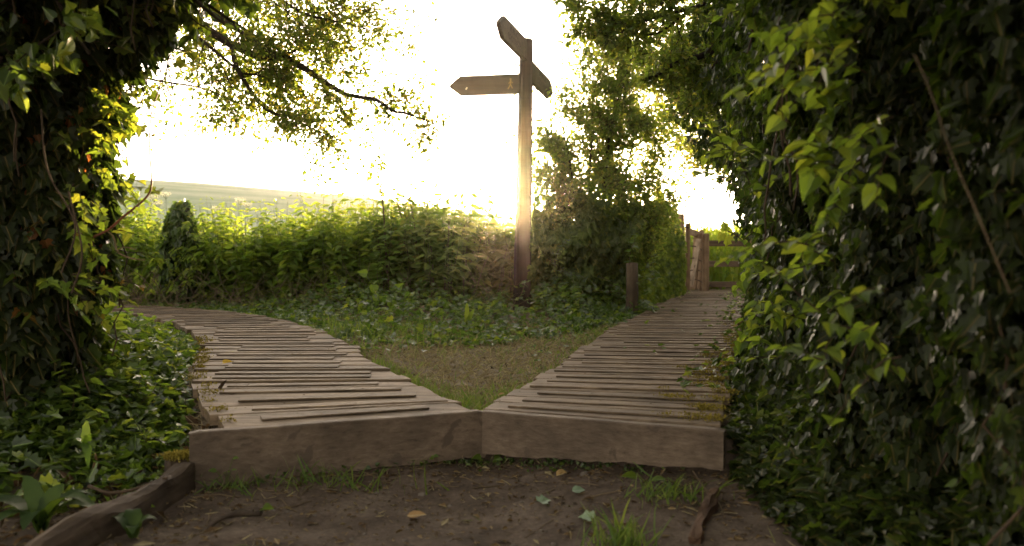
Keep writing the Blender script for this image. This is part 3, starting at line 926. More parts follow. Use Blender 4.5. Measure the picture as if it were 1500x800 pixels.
# ------------------------------------------------------------------ left ivy-clad tree
tl = thing("ivy_tree", "dark ivy-clad tree at the left edge with leaves lit yellow along its right side", "tree", (-2.25, 3.9, .1))
m = MB()
tp = np.array([(-2.25, 3.9, -.1), (-2.22, 3.9, .6), (-2.2, 3.92, 1.3), (-2.14, 3.95, 2.0), (-2.0, 4.0, 2.8), (-1.9, 4.0, 3.6)])
m.tube(catm(tp, 5), np.linspace(.30, .17, 26), 12, .5, .06)
m.build("trunk", BARK, tl)
m = MB(); sv = MB()
def rl(th, z):
    return np.interp(z, [0, .35, .8, 1.15, 1.5, 1.8, 2.6], [.34, .37, .45, .49, .52, .66, .95]) + .08 * np.maximum(0, np.cos(th)) * sstep(z, 1.2, 1.8)
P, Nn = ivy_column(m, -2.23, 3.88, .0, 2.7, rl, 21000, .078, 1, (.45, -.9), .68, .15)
k = np.where((Nn[:, 0] > .1) & (P[:, 0] > -2.0))[0]
k = rng.choice(k, 120, replace=False)
sprays(m, sv, P[k], Nn[k] * .7 + np.array([.3, 0, -.1]), 6, .22, .06, IVY, .6, 1.0, .8)
yl = MB()
k = 30
P0 = np.array([at(np.interp(yy, [130, 260, 330, 420], [165, 150, 130, 100]) + rng.normal(-12, 16), yy, 3.6 + rng.normal(0, .1)) for yy in rng.uniform(120, 430, k)])
sprays(yl, sv, P0, np.c_[rng.normal(.45, .3, k), rng.normal(.2, .4, k), rng.normal(-.3, .3, k)], 5, .15, .055, IVY, .3, 1, .9)
yl.build("young_shoots", YOUNG, tl)  # sunlit right edge put into the colour: brighter, yellower leaves
wl_ = MB(); k = np.where((P[:, 2] > .55) & (P[:, 2] < 1.75) & (Nn[:, 1] < .3))[0]; k = rng.choice(k, 330, replace=False)
wl_.leaves(IVY, P[k] + Nn[k] * .03, rng.normal(0, .4, (330, 3)) + (0, 0, -1), Nn[k] + rng.normal(0, .5, (330, 3)), rng.uniform(.03, .06, 330), rng.random(330))
wl_.build("withered_warmlit_leaves", RUSTM, tl)  # reddish dead leaves, their colour also standing in for warm light on the trunk
k = rng.choice(len(P), 160, replace=False)
for q in P[k]:
    pts = [q]
    for i in range(6): pts.append(pts[-1] + np.array([rng.normal(0, .02), rng.normal(0, .02), -.07]))
    sv.tube(pts, .0035, 4)
m.build("ivy_leaves", IVYD, tl)
# overhanging crown
cr = MB(); br = []; tw = []
for q in range(38):
    s0 = tp[4] + rng.normal(0, .2, 3) + (0, -.1, -.5)
    d = np.array([rng.uniform(.3, 1.0), rng.uniform(-.8, .25), rng.uniform(-.25, .2)])
    grow(s0, d, rng.uniform(.75, 1.15), .013, 0, 2, br, tw, 5, .16, -.03, .8, .45)
for q in range(26):     # crown above the frame that shades the path
    s0 = tp[5] + rng.normal(0, .3, 3)
    d = np.array([rng.uniform(-1, 1), rng.uniform(-1.2, .4), rng.uniform(.0, .7)])
    grow(s0, d, rng.uniform(1.2, 2.2), .03, 0, 2, br, tw, 5, .16, -.01, .8, .5)
br = [b for b in br if b[0][-1][1] < .5 or 750 + FPX * b[0][-1][0] / b[0][-1][1] < 365]
limbs(br).build("branches", BARK, tl)
tw = [t for t in tw if t[-1][1] < .5 or 750 + FPX * t[-1][0] / t[-1][1] < np.interp(350 - (t[-1][2] - H) * FPX / t[-1][1], [0, 60, 130, 145], [375, 350, 270, 210]) + rng.normal(0, 15)]
twig_leaves(cr, tw, 8, .06, HEART, rbias=.08, droop=.5, spread=.025)
cr.build("crown", IVYM, tl)
shade_canopy(tl, [(-3.6, -.8, -2.5, 3.0, 2.2, 3.6, 4500), (-3.0, -1.3, 3.0, 4.6, 2.35, 3.6, 1800)], IVYM, "unseen_shade_leaves")  # unseen leaf masses added overhead to darken the left foreground
vines(sv, [[at(90, 400, 3.3), at(110, 330, 3.3), at(70, 250, 3.3), at(60, 160, 3.3)], [at(105, 430, 3.3), at(120, 370, 3.3), at(100, 280, 3.28)]], .0035)
sv.build("ivy_stems", TWIG, tl)
vn = thing("hanging_vine", "thin red hanging vine hooking back towards the left ivy tree", "vine", tuple(at(222, 150, 3.6)))
m = MB()
vp = [at(236, 100, 3.6), at(233, 130, 3.6), at(222, 165, 3.6), at(219, 215, 3.6), at(222, 262, 3.6), at(219, 282, 3.6), at(205, 298, 3.6), at(180, 318, 3.6), at(158, 337, 3.6), at(130, 350, 3.62)]
m.tube(catm(vp, 5), np.linspace(.0022, .0055, 46), 6); m.build("vine_stem", REDTWIG, vn)
for q in (at(218, 231, 3.6), at(221, 200, 3.6), at(192, 309, 3.6)):
    m = MB(); m.leaves(OVATE, q[None], rdir(1), rdir(1), .018, .4); m.build("bud", LITTERM, vn)
vn2 = thing("bare_twig", "bare twig with a few dry leaves poking out below the hanging vine", "twig", tuple(at(160, 370, 3.7)))
m = MB(); m.tube(catm([at(140, 330, 3.75), at(165, 345, 3.7), at(172, 368, 3.7), at(190, 378, 3.7), at(212, 381, 3.7)], 5), .0035, 5)
m.tube(catm([at(172, 368, 3.7), at(182, 362, 3.7), at(200, 366, 3.68)], 4), .002, 5); m.build("stem", DRYSTEM, vn2)
m = MB(); P = np.array([at(186, 344, 3.7), at(178, 330, 3.7), at(200, 374, 3.7), at(205, 380, 3.7)]); m.leaves(IVY, P, rdir(4, -1), rdir(4), [.05, .03, .03, .03], [.9, .9, .5, .5]); m.build("leaves", IVYM, vn2)


# ------------------------------------------------------------------ upper-left tree whose limbs hang into the sky
ul = thing("field_maple", "small leaved tree at upper left with bare dark limbs against the bright sky", "tree", (-4.2, 6.6, .1))
trunk = catm([(-4.2, 6.6, 0), (-4.15, 6.6, 1.2), (-3.9, 6.5, 2.3), (-3.5, 6.45, 3.0), (-3.2, 6.4, 3.9)], 6)
m = MB(); m.tube(trunk, np.linspace(.2, .09, len(trunk)), 10, .5, .05); m.build("trunk", BARK, ul)
DD = 6.2
LM = [  # hand traced limbs (px,py,depth), radius
    ([(180, -60, 6.4), (250, 10, 6.3), (318, 52, 6.2), (345, 68, 6.2), (385, 84, 6.2), (415, 86, 6.2), (450, 103, 6.15), (485, 126, 6.1), (510, 139, 6.1), (552, 147, 6.05), (575, 162, 6.0), (597, 167, 6.0), (640, 182, 6.0)], .035, .005),
    ([(338, 66, 6.2), (346, 95, 6.1), (362, 125, 6.05), (385, 155, 6.0), (405, 168, 6.0), (425, 171, 6.0), (450, 185, 5.95), (480, 198, 5.9)], .018, .004),
    ([(415, 86, 6.2), (425, 110, 6.25), (448, 143, 6.3), (452, 165, 6.3), (475, 190, 6.3), (497, 206, 6.3), (530, 215, 6.3)], .013, .003),
    ([(415, 86, 6.2), (440, 68, 6.3), (470, 45, 6.4), (490, 20, 6.5)], .010, .003),
    ([(300, 5, 6.0), (335, 28, 6.0), (360, 55, 6.0), (385, 75, 6.0), (430, 78, 6.1)], .012, .003),
    ([(400, -10, 6.3), (430, 12, 6.3), (460, 25, 6.3), (510, 35, 6.3), (560, 50, 6.3)], .013, .003),
    ([(355, 108, 6.05), (385, 112, 6.1), (410, 130, 6.1), (435, 145, 6.1)], .008, .003),
    ([(200, 112, 6.5), (240, 120, 6.45), (300, 130, 6.4), (345, 150, 6.4), (380, 158, 6.4)], .010, .003),
    ([(220, 60, 6.6), (270, 75, 6.6), (320, 95, 6.6), (350, 130, 6.6)], .010, .003),
    ([(480, -10, 6.6), (500, 20, 6.6), (540, 40, 6.6), (600, 60, 6.6)], .009, .003),
    ([(420, -40, 6.4), (470, -5, 6.4), (520, 15, 6.4), (575, 12, 6.4)], .009, .003),
    ([(330, -40, 6.5), (380, -10, 6.5), (440, 30, 6.5), (480, 60, 6.5)], .009, .003),
    ([(460, 105, 6.2), (520, 100, 6.2), (580, 110, 6.2), (610, 125, 6.2)], .006, .002),
    ([(300, 100, 6.3), (330, 130, 6.3), (345, 165, 6.3)], .006, .002),
    ([(230, -20, 6.8), (300, -5, 6.8), (380, 10, 6.8), (450, 5, 6.8)], .010, .003),
]
br = []; tw = []
for pts, r0, r1 in LM:
    P = catm([at(*p) for p in pts], 4)
    br.append((P, np.linspace(r0, r1, len(P))))
    L = np.linalg.norm(np.diff(P, axis=0), axis=1).sum()
    children(P, .66, .009, 0, 2, br, tw, int(6 + L * 8), .2, -.01, .95, .55, rng, .02)
    br.append((np.array([trunk[-8] * .0 + trunk[20], P[0]]), np.array([.03, r0])))
tw = [t for t in tw]
limbs(br).build("branches", BARK, ul)
m = MB()
# fewer leaves towards the limb tips on the right
tw1 = [t for t in tw if rng.random() < np.clip(1.25 - max(0, (750 + FPX * t[0][0] / t[0][1]) - 380) / 260., .2, 1)]
twig_leaves(m, tw1, 6.2, .035, OVATE, rbias=.04, spread=.035)
m.build("crown", SMALLM, ul)

# ------------------------------------------------------------------ right-hand ivy-clad trees along the boardwalk
def ivy_tree(label, cx, cy, zt, rtab, n, size, seed, nspray, lean=(0, 0), bias=(-.75, -.65), mat=IVYD, rb=0.0, side=.0, spl=.24, sps=.047, depth=.17, trunk_r=.2, z0=-.05, spt=HEART, extra=()):
    t = thing("ivy_tree", label, "tree", (cx, cy, float(gh(cx, cy))), "ivy clad trees along the right boardwalk")
    mm = MB()
    pts = catm([(cx + lean[0] * z + .04 * math.sin(z * 3 + seed), cy + lean[1] * z, z) for z in np.linspace(-.1, zt + .5, 7)], 4)
    mm.tube(pts, np.linspace(trunk_r, trunk_r * .6, len(pts)), 10, .5, .06); mm.build("trunk", BARK, t)
    zz, rr = zip(*rtab)
    lf, sv_ = MB(), MB()
    f = lambda th, z: np.interp(z, zz, rr) * (1 + side * np.maximum(0, np.cos(th - math.pi)) * sstep(z, .9, 1.8))
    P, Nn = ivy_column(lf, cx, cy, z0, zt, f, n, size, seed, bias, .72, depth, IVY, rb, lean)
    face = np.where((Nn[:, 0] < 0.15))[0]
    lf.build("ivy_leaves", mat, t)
    yl = MB()
    if nspray:
        k = rng.choice(face, nspray, replace=False)
        sprays(yl, sv_, P[k], Nn[k] * .8 + np.array([-.35, -.1, .15]), 7, spl, sps, spt, .1, 1, .9)
        for (a0, a1, b0, b1, d_, n_, ss) in extra:
            n_ = max(2, int(n_ * .44))
            Pk = np.array([at(rng.uniform(a0, a1), rng.uniform(b0, b1), d_ + rng.normal(0, .12)) for _ in range(n_)])
            sprays(yl, sv_, Pk, np.c_[rng.normal(-.55, .35, n_), rng.normal(-.25, .35, n_), rng.normal(.05, .35, n_)], 7, .2, ss, spt, .3, 1, .9)
        yl.build("young_shoots", YOUNG, t)
    for q in P[rng.choice(len(P), 40, replace=False)]:
        p2 = [q]
        for i in range(7): p2.append(p2[-1] + np.array([rng.normal(0, .03), rng.normal(0, .03), -.08]))
        sv_.tube(p2, .004, 4)
    sv_.build("ivy_stems", TWIG, t)
    return t


RT = [None] * 6
RT[0] = ivy_tree("nearest ivy-clad tree filling the dark right edge of the view", 1.62, 2.15, 2.1, [(0, .45), (.5, .5), (1.0, .55), (1.5, .6), (2.1, .75)], 20000, .058, 11, 16, sps=.05)
RT[1] = ivy_tree("second ivy-clad tree, with the brightest hanging yellow green leaves", 1.62, 3.05, 2.4, [(0, .62), (.4, .60), (.9, .58), (1.4, .62), (1.9, .72), (2.4, .8)], 24000, .052, 12, 24, side=.12, rb=.02, extra=[(1150, 1290, -20, 60, 2.5, 22, .056), (1150, 1270, 60, 150, 2.4, 24, .058), (1160, 1230, 180, 240, 2.5, 9, .06), (1200, 1260, 210, 250, 2.4, 5, .07), (1290, 1340, 160, 240, 2.2, 7, .055), (1180, 1250, 240, 300, 2.5, 8, .05), (1160, 1260, 330, 400, 2.6, 12, .055), (1200, 1330, 400, 560, 2.3, 16, .05)])
RT[2] = ivy_tree("third ivy-clad tree rising behind the mossy boardwalk corner", 1.98, 4.35, 2.6, [(0, .86), (.4, .82), (.9, .72), (1.4, .70), (2, .85), (2.6, .9)], 21000, .057, 13, 30, side=.15, extra=[(1050, 1090, 150, 230, 3.7, 8, .06), (1075, 1110, 270, 300, 3.9, 4, .06), (1110, 1170, 380, 470, 3.8, 14, .06), (1100, 1150, 440, 540, 3.6, 12, .055)])
RT[3] = ivy_tree("fourth ivy-clad tree beside the middle of the right boardwalk", 2.6, 6.2, 3.0, [(0, .92), (.5, .92), (1.0, .88), (1.5, .92), (2, 1.0), (3, 1.0)], 19000, .06, 14, 32, side=.2)
RT[4] = ivy_tree("fifth ivy-clad tree overhanging the boardwalk in front of the gate", 3.3, 8.4, 3.6, [(0, .98), (.6, 1.02), (1.0, 1.05), (1.5, 1.12), (2.2, 1.3), (3.6, 1.1)], 18000, .075, 15, 26, side=.25)
RT[5] = ivy_tree("farthest ivy-clad tree right of the rail fence", 4.75, 12.0, 4.2, [(0, .9), (.8, .95), (1.4, 1.0), (2.2, 1.2), (4.2, 1.3)], 9000, .085, 16, 20, side=.1)

shade_canopy(RT[0], [(.7, 3.4, -2.5, 2.5, 2.0, 3.6, 6500), (1.25, 2.6, -1.8, 1.7, -.0, 2.2, 7000), (.55, 2.2, .6, 2.3, 1.62, 2.1, 3200)], IVYM, "unseen_shade_leaves")  # unseen leaf masses added above and behind the camera to darken the right side
shade_canopy(RT[1], [(.9, 3.4, 2.3, 4.6, 2.35, 3.8, 4500), (-.9, .8, -2.5, 1.5, 2.6, 3.6, 1500)], IVYM, "unseen_shade_leaves")
# branch sprig hanging before the gate
sg = thing("ivy_sprig", "single ivy sprig with three pale green leaves hanging before the rail fence", "sprig", tuple(at(1100, 372, 6.0)))
m = MB(); m.tube(catm([at(1105, 375, 6.0), at(1090, 355, 5.95), at(1075, 343, 5.95), at(1060, 336, 5.9)], 5), .004, 5); m.build("stem", TWIG, sg)
m = MB(); P = np.array([at(1062, 338, 5.9), at(1058, 342, 5.9), at(1066, 346, 5.9)])
m.leaves(IVY, P, np.array([[-.2, 0, 1.], [-.3, 0, -.8], [-.1, .1, -1]]), np.array([[.2, -1, .2], [0, -1, .1], [.3, -1, .2]]), [.075, .07, .085], [.8, .9, .95]); m.build("leaves", YOUNG, sg)

# upper-right tree reaching over the boardwalk
ur = thing("oak_tree", "leafy tree reaching over the right boardwalk from the top of the view", "tree", (3.3, 7.2, 0))
trunk = catm([(3.3, 7.2, 0), (3.15, 7.2, 1.5), (2.75, 7.1, 2.6), (2.5, 7.0, 3.5)], 6)
m = MB(); m.tube(trunk, np.linspace(.2, .12, len(trunk)), 10, .5, .05); m.build("trunk", BARK, ur)
LM = [([(1120, -30, 7.0), (1085, 10, 7.0), (1062, 45, 6.9), (1045, 72, 6.9), (1020, 84, 6.8), (985, 95, 6.8), (960, 112, 6.7)], .045, .012),
      ([(1060, 80, 6.9), (1040, 105, 6.9), (1018, 116, 6.9)], .025, .006),
      ([(1090, -20, 6.6), (1020, 10, 6.5), (960, 25, 6.4), (900, 45, 6.4), (850, 30, 6.4)], .018, .004),
      ([(1010, 15, 6.5), (960, 50, 6.5), (915, 45, 6.5), (885, 60, 6.5)], .012, .003),
      ([(1000, -25, 6.3), (950, -5, 6.3), (890, -5, 6.3), (838, 14, 6.3)], .012, .003),
      ([(1080, 20, 7.2), (1030, 40, 7.3), (980, 70, 7.3), (940, 80, 7.3)], .012, .003),
      ([(1110, 30, 7.0), (1075, 70, 7.1), (1040, 130, 7.2), (1000, 150, 7.2)], .010, .003)]
br = []; tw = []
for pts, r0, r1 in LM:
    P = catm([at(*p) for p in pts], 4)
    br.append((P, np.linspace(r0, r1, len(P))))
    L = np.linalg.norm(np.diff(P, axis=0), axis=1).sum()
    children(P, .5, .008, 0, 2, br, tw, int(6 + L * 14), .2, -.01, .95, .55, rng, .05)
    if r0 > .015: br.append((np.array([trunk[-3], P[0]]), np.array([.07, r0])))
for q in range(20):
    grow(trunk[-1] + rng.normal(0, .2, 3), (rng.uniform(-1, .6), rng.uniform(-1.2, .3), rng.uniform(.1, .8)), rng.uniform(1.3, 2.4), .03, 0, 2, br, tw, 5, .16, 0, .8, .5)
limbs(br).build("branches", BARK, ur)
m = MB(); twig_leaves(m, tw, 3.4, .042, OVATE, rbias=.08, spread=.025)
m.build("crown", CROWNM, ur)

# out of focus tree beyond the gate
bt = thing("hawthorn_tree", "fine leaved golden tree standing beyond the gate between shrub and ivy", "tree", (4.0, 16.5, 0))
br = []; tw = []
base = np.array([4.6, 16.5, -.2])
tk = catm([base, base + (.25, 0, 1.6), base + (-.2, 0, 3.0), base + (-1.0, 0, 4.6)], 6)
m = MB(); m.tube(tk, np.linspace(.2, .08, len(tk)), 9, .5, .05); m.build("trunk", BARK, bt)
for q in range(34):
    i = rng.integers(10, len(tk))
    grow(tk[i], (rng.uniform(-1.3, .2), rng.uniform(-.6, .6), rng.uniform(-.2, .5)), rng.uniform(1.2, 2.3), .025, 0, 2, br, tw, 6, .16, -.01, .85, .5)
limbs(br).build("branches", BARK, bt)
m = MB(); twig_leaves(m, tw, 15, .075, SMALL, rbias=.2, spread=.06); m.build("crown", SMALLM, bt)


# ------------------------------------------------------------------ shrub tree right of the signpost
sh = thing("shrub_tree", "tall loose shrub right of the signpost, dense and ivy hung at its foot", "shrub", (1.25, 11.0, .05))
br = []; tw = []; tk = MB()
STEMS = [([(905, 450, 11.3), (920, 340, 11.3), (948, 240, 11.3), (975, 190, 11.3)], .016), ([(850, 440, 11.1), (830, 330, 11.1), (806, 255, 11.1), (796, 215, 11.1)], .014), ([(880, 440, 11.3), (885, 250, 11.3), (898, 130, 11.3), (905, 60, 11.3)], .016),
         ([(880, 450, 11.0), (882, 330, 11.0), (890, 220, 11.0), (905, 150, 11.0), (925, 85, 11.0)], .035),
         ([(850, 450, 10.8), (846, 330, 10.8), (835, 240, 10.8), (820, 170, 10.7)], .018),
         ([(890, 440, 11.3), (905, 320, 11.3), (925, 220, 11.3), (935, 170, 11.3)], .022),
         ([(920, 450, 11.2), (945, 340, 11.2), (965, 270, 11.2)], .018),
         ([(860, 450, 10.9), (862, 300, 10.9), (868, 180, 10.9), (870, 90, 10.9)], .02),
         ([(820, 450, 10.6), (810, 340, 10.6), (800, 270, 10.6)], .015)]
for pts, r0 in STEMS:
    P = catm([at(*p) for p in pts], 5)
    tk.tube(P, np.linspace(r0, r0 * .3, len(P)), 7, .5, .03)
    L = np.linalg.norm(np.diff(P, axis=0), axis=1).sum()
    children(P, 1.05, .008, 0, 2, br, tw, int(10 + L * 9), .16, .02, 1.0, .52, rng, .12)
tk.build("trunk", BARK, sh)
limbs(br).build("branches", TWIG, sh)
tw = [t for t in tw if rng.random() < np.interp(t[0][2], [.8, 1.6, 2.4, 3.2], [.8, .62, .5, .45])]
m = MB(); twig_leaves(m, tw, 5.2, .052, OVATE, rbias=.05, spread=.04)
m.build("crown", CROWNM, sh)
# low skirt of ivy and bramble leaves in front of the stems
m = MB(); sv = MB()
n = 11000
u_ = rng.random(n)
pxv = rng.uniform(775, 1002, n)
topy = np.interp(pxv, [775, 800, 840, 900, 950, 985, 1003], [352, 340, 325, 318, 318, 322, 350]) + 16 * np.sin(pxv * .07) + 9 * np.sin(pxv * .31) - np.abs(rng.normal(0, 22, n))
boty = np.interp(pxv, [775, 860, 930, 1003], [452, 462, 455, 428])
yy = topy + (boty - topy) * rng.random(n) ** .85
dd_ = np.interp(pxv, [775, 860, 930, 1003], [10.3, 10.0, 10.4, 13.0]) + np.abs(rng.normal(0, .35, n)) + .4 * lumps(pxv * .02, yy * .02, yy * .01, 3, 2)
a_ = (pxv - 750) / FPX; b_ = (350 - yy) / FPX
P = np.c_[a_ * dd_, dd_, H + b_ * dd_]
P = P[P[:, 2] > -.02]; n = len(P)
m.leaves(IVY, P, np.c_[rng.normal(0, .5, n), rng.normal(-.3, .4, n), np.full(n, -.6)], np.c_[rng.normal(-.1, .5, n), rng.normal(-.8, .4, n), rng.normal(.5, .4, n)], .07 * rng.uniform(.55, 1.3, n), np.clip(rng.beta(1.6, 3, n), 0, 1))
sk = m.build("ivy_skirt", SKIRTM, sh)
P0 = np.array([at(rng.uniform(790, 960), rng.uniform(390, 455), 9.6 + rng.random() * .5) for _ in range(26)])
P0[:7] = [at(rng.uniform(902, 948), rng.uniform(385, 455), 9.35) for _ in range(7)]
m = MB(); sprays(m, sv, P0, np.c_[rng.normal(0, .6, 26), rng.normal(-.6, .3, 26), rng.uniform(.0, .8, 26)], 8, .5, .075, IVY, .0, .8, .7, .004)
m.build("young_shoots", IVYM, sh)
P0 = np.array([at(*p) for p in [(775, 190, 10.9), (775, 225, 10.9), (790, 175, 10.9), (800, 110, 11), (790, 250, 10.8), (785, 210, 11)]] + [at(rng.uniform(790, 860), rng.uniform(110, 290), 10.9) for _ in range(16)])
k = len(P0)
m2 = MB(); sprays(m2, sv, P0, np.c_[np.r_[np.full(6, -1.), rng.normal(-.5, .5, k - 6)], rng.normal(0, .3, k), rng.normal(.25, .3, k)], 16, .65, .06, OVATE, .5, 1, .5, .004)
m2.build("side_shoots", YOUNG, sh)
sv.build("stems", TWIG, sh)


# ------------------------------------------------------------------ hedge of nettles and bramble
def nettles(name, label, px0, px1, d0, d1, hfun, n, mat, size, nodes=11, cat="hedge", rbias=0.0, tmpl=NETTLE, stemmat=STEMG, dmin=lambda px: 0):
    xm = at((px0 + px1) / 2, 440, (d0 + d1) / 2)
    t = thing(name, label, cat, (xm[0], xm[1], float(gh(xm[0], xm[1]))))
    lf, sm = MB(), MB()
    for k in range(n):
        px = rng.uniform(px0, px1); d = rng.uniform(max(d0, float(dmin(px))), d1)
        x = (px - 750) / FPX * d
        z = float(gh(x, d)) - .02
        hgt = max(.25, hfun(px, d) * (rng.uniform(.68, 1.0) if rng.random() > .13 else rng.uniform(1.0, 1.2)) - z)
        lean = rng.normal(0, .10, 2); lean[1] -= .05
        pts = np.array([(x + lean[0] * hgt * s_ ** 1.6, d + lean[1] * hgt * s_ ** 1.6, z + hgt * s_) for s_ in np.linspace(0, 1, 6)])
        sm.tube(pts, np.linspace(.004, .0012, 6), 4)
        nn = nodes
        s_ = np.linspace(.12, 1, nn) * 5
        i = np.minimum(s_.astype(int), 4)
        q = pts[i] + (pts[i + 1] - pts[i]) * (s_ - i)[:, None]
        ph = rng.uniform(0, 6.28)
        for side in range(4):
            az = ph + np.arange(nn) * 1.57 + side * 1.5708 + rng.normal(0, .3, nn)
            if side > 1: az += .6
            el = rng.uniform(-.55, .35, nn)
            T = np.c_[np.cos(az), np.sin(az), el]
            keep = rng.random(nn) < (.9 if side < 2 else .55)
            Nn = np.c_[-np.cos(az) * el * .4, -np.sin(az) * el * .4, np.ones(nn)] + rng.normal(0, .3, (nn, 3))
            sz = size * np.interp(s_ / 5, [0, .5, .85, 1], [.7, 1.1, .9, .4]) * rng.uniform(.75, 1.2, nn)
            off = T * (rng.uniform(.01, .07, nn))[:, None]
            lf.leaves(tmpl, (q + off)[keep], T[keep], Nn[keep], sz[keep], np.clip(rng.beta(2, 2.5, nn)[keep] + rbias, 0, 1))
    sm.build("stems", stemmat, t)
    lf.build("foliage", mat, t)
    return t


def zpx(y, d): return H + (350 - y) * d / FPX
TOPL = ([90, 150, 230, 330, 420, 470, 520, 570, 600, 660, 720, 780], [322, 312, 312, 322, 325, 318, 306, 298, 290, 290, 312, 324])
def hf(px, d): return zpx(np.interp(px, *TOPL) + 11 * math.sin(px * .09) + 8 * math.sin(px * .23 + d) - 4, 10.6)
nettles("nettle_hedge", "nettle hedge left of the ivy-clad stump, shaded at its foot", 95, 245, 9.9, 11.3, hf, 210, NETM, .115, 12, rbias=.06)
nettles("nettle_hedge", "bright sunlit nettle hedge right of the ivy-clad stump", 285, 560, 9.7, 11.3, hf, 400, NETM, .118, 12, rbias=.13)
nettles("bramble_hedge", "darker bramble hedge under the sun left of the signpost", 555, 772, 9.5, 11.2, hf, 310, HEDGEM, .125, 11, tmpl=OVATE, stemmat=TWIG, dmin=lambda px: np.interp(px, [660, 710], [9.5, 10.45]))
# behind the hedge: taller weeds of the field margin catching the sun
nettles("field_weeds", "pale backlit weeds of the field margin beyond the nettle hedge", 60, 560, 11.6, 13.5, lambda px, d: zpx(np.interp(px, *TOPL) + 4, d), 120, NETM, .08, 10, cat="weeds", rbias=.25)

# hedge undergrowth: dry stalks at the hedge foot
ds = thing("dead_stalks", "tangle of dry dead stalks along the hedge foot", "stalks", (-2.2, 9.4, .1))
m = MB()
for k in range(430):
    x = rng.uniform(-4.6, .1); y = 9.35 + rng.normal(0, .25) - .12 * abs(x + 2) * 0
    z = float(gh(x, y)); a_ = rng.uniform(0, 6.28); L = rng.uniform(.2, .75); e = rng.uniform(.15, 1.25)
    p = np.array([x, y, z])
    d = np.array([math.cos(a_) * math.cos(e), math.sin(a_) * math.cos(e) * .6, math.sin(e)])
    q = [p + d * L * s_ + np.array([0, 0, -.12 * s_ * s_ * L]) + rng.normal(0, .012, 3) for s_ in np.linspace(0, 1, 5)]
    m.tube(q, rng.uniform(.0012, .0026), 4, rng.random())
m.build("stalks", STALKM, ds)

# ivy-clad stump
su = thing("ivy_stump", "rounded ivy-clad stump rising out of the nettle hedge", "stump", tuple(at(268, 440, 9.75)))
c0 = at(268, 440, 9.85)
m = MB(); m.tube(catm([c0 - (0, 0, .1), c0 + (0, 0, .5), c0 + (.02, 0, 1.0)], 5), np.linspace(.13, .09, 11), 9, .5, .08); m.build("trunk", BARK, su)
m = MB()
ivy_column(m, c0[0], c0[1], .1, zpx(296, 9.85), lambda th, z: np.interp(z, [0, .4, .9, 1.12, 1.26, 1.31], [.17, .2, .19, .16, .09, .02]) * (1 + .3 * np.sin(th * 3 + z * 5)), 1900, .09, 5, (0, -1), .7, .10, IVY, .1)
m.build("ivy_leaves", IVYM, su)
m = MB(); sv = MB()
k = 34
P0 = np.c_[c0[0] + rng.normal(0, .2, k), np.full(k, c0[1] - .18), rng.uniform(.35, 1.2, k)]
sprays(m, sv, P0, np.c_[rng.normal(.1, .5, k), np.full(k, -.5), rng.normal(-.1, .4, k)], 7, .3, .07, HEART, .4, 1, .8, .003)
m.build("young_shoots", NETM, su); sv.build("stems", TWIG, su)

# sapling with a few leaves above the hedge
sa = thing("sapling", "thin bare sapling rising above the middle of the hedge", "sapling", tuple(at(570, 440, 9.6)))
br = []; tw = []
for pts, r0 in [([(572, 440, 9.6), (566, 380, 9.6), (562, 310, 9.6), (556, 270, 9.6), (543, 236, 9.6)], .012), ([(556, 270, 9.6), (553, 255, 9.6), (556, 244, 9.6)], .006),
                ([(612, 420, 9.8), (608, 340, 9.8), (600, 290, 9.8)], .009), ([(596, 400, 9.7), (590, 330, 9.7), (578, 285, 9.7), (566, 262, 9.7)], .007)]:
    P = catm([at(*p) for p in pts], 5); br.append((P, np.linspace(r0, r0 * .5, len(P))))
    children(P[len(P) // 2:], .28, .004, 1, 2, br, tw, 5, .2, .02, .8, .5, rng)
limbs(br).build("stems", TWIG, sa)
m = MB(); twig_leaves(m, tw, 5, .05, OVATE, rbias=.2, spread=.02); m.build("foliage", SMALLM, sa)
lw = thing("weed_shoot", "pale green weed shoot leaning out of the hedge foot", "weed", tuple(at(560, 470, 8.6)))
m = MB(); m.tube(catm([at(590, 462, 8.7), at(570, 440, 8.6), at(545, 415, 8.5), at(535, 402, 8.5)], 4), .004, 5); m.build("stem", STEMG, lw)
P = np.array([at(*p) for p in [(548, 417, 8.5), (550, 430, 8.5), (562, 432, 8.5), (574, 440, 8.6), (538, 402, 8.5), (590, 445, 8.6), (580, 425, 8.6)]])
m = MB(); m.leaves(HEART, P, np.array([[0, -.2, -1.]] * 4 + [[-.9, 0, .2], [.3, -.2, -1], [.6, -.2, .6]]), np.tile([.1, -1, .35], (7, 1)), .095, .6); m.build("leaves", YOUNG, lw)

# cow parsley heads beyond the hedge
for k, (px, py, d) in enumerate([(226, 288, 12.2), (243, 284, 12.5), (352, 293, 12.4), (318, 305, 12.0), (362, 299, 12.8), (232, 297, 12.6)]):
    tp_ = at(px, py, d)
    t = thing("cow_parsley", ["tallest pale cow parsley head left above the ivy stump", "cow parsley head just right of the tallest one", "cow parsley head above the sunlit nettles", "low cow parsley head between stump and sunlit nettles", "faint cow parsley head rightmost of the row", "small cow parsley head under the tallest one"][k], "flower", (tp_[0], d, 0), "cow parsley in the field margin")
    m = MB(); m.tube(catm([(tp_[0] + .05, d, 0), (tp_[0] + .02, d, .6), tp_ - (0, 0, .08)], 5), .0022, 4)
    hd = MB()
    for j in range(9):
        a_ = j * .7; q = tp_ + np.array([math.cos(a_) * .06 * (j > 0), math.sin(a_) * .06, .01 * math.cos(j)])
        m.tube([tp_ - (0, 0, .08), q], .0015, 3)
        nn = 14; hd.leaves(SMALL, q + rng.normal(0, .012, (nn, 3)), rdir(nn, .3), rdir(nn, 1), .012, rng.random(nn))
    m.build("stem", STEMG, t); hd.build("flower_head", UMBELM, t)

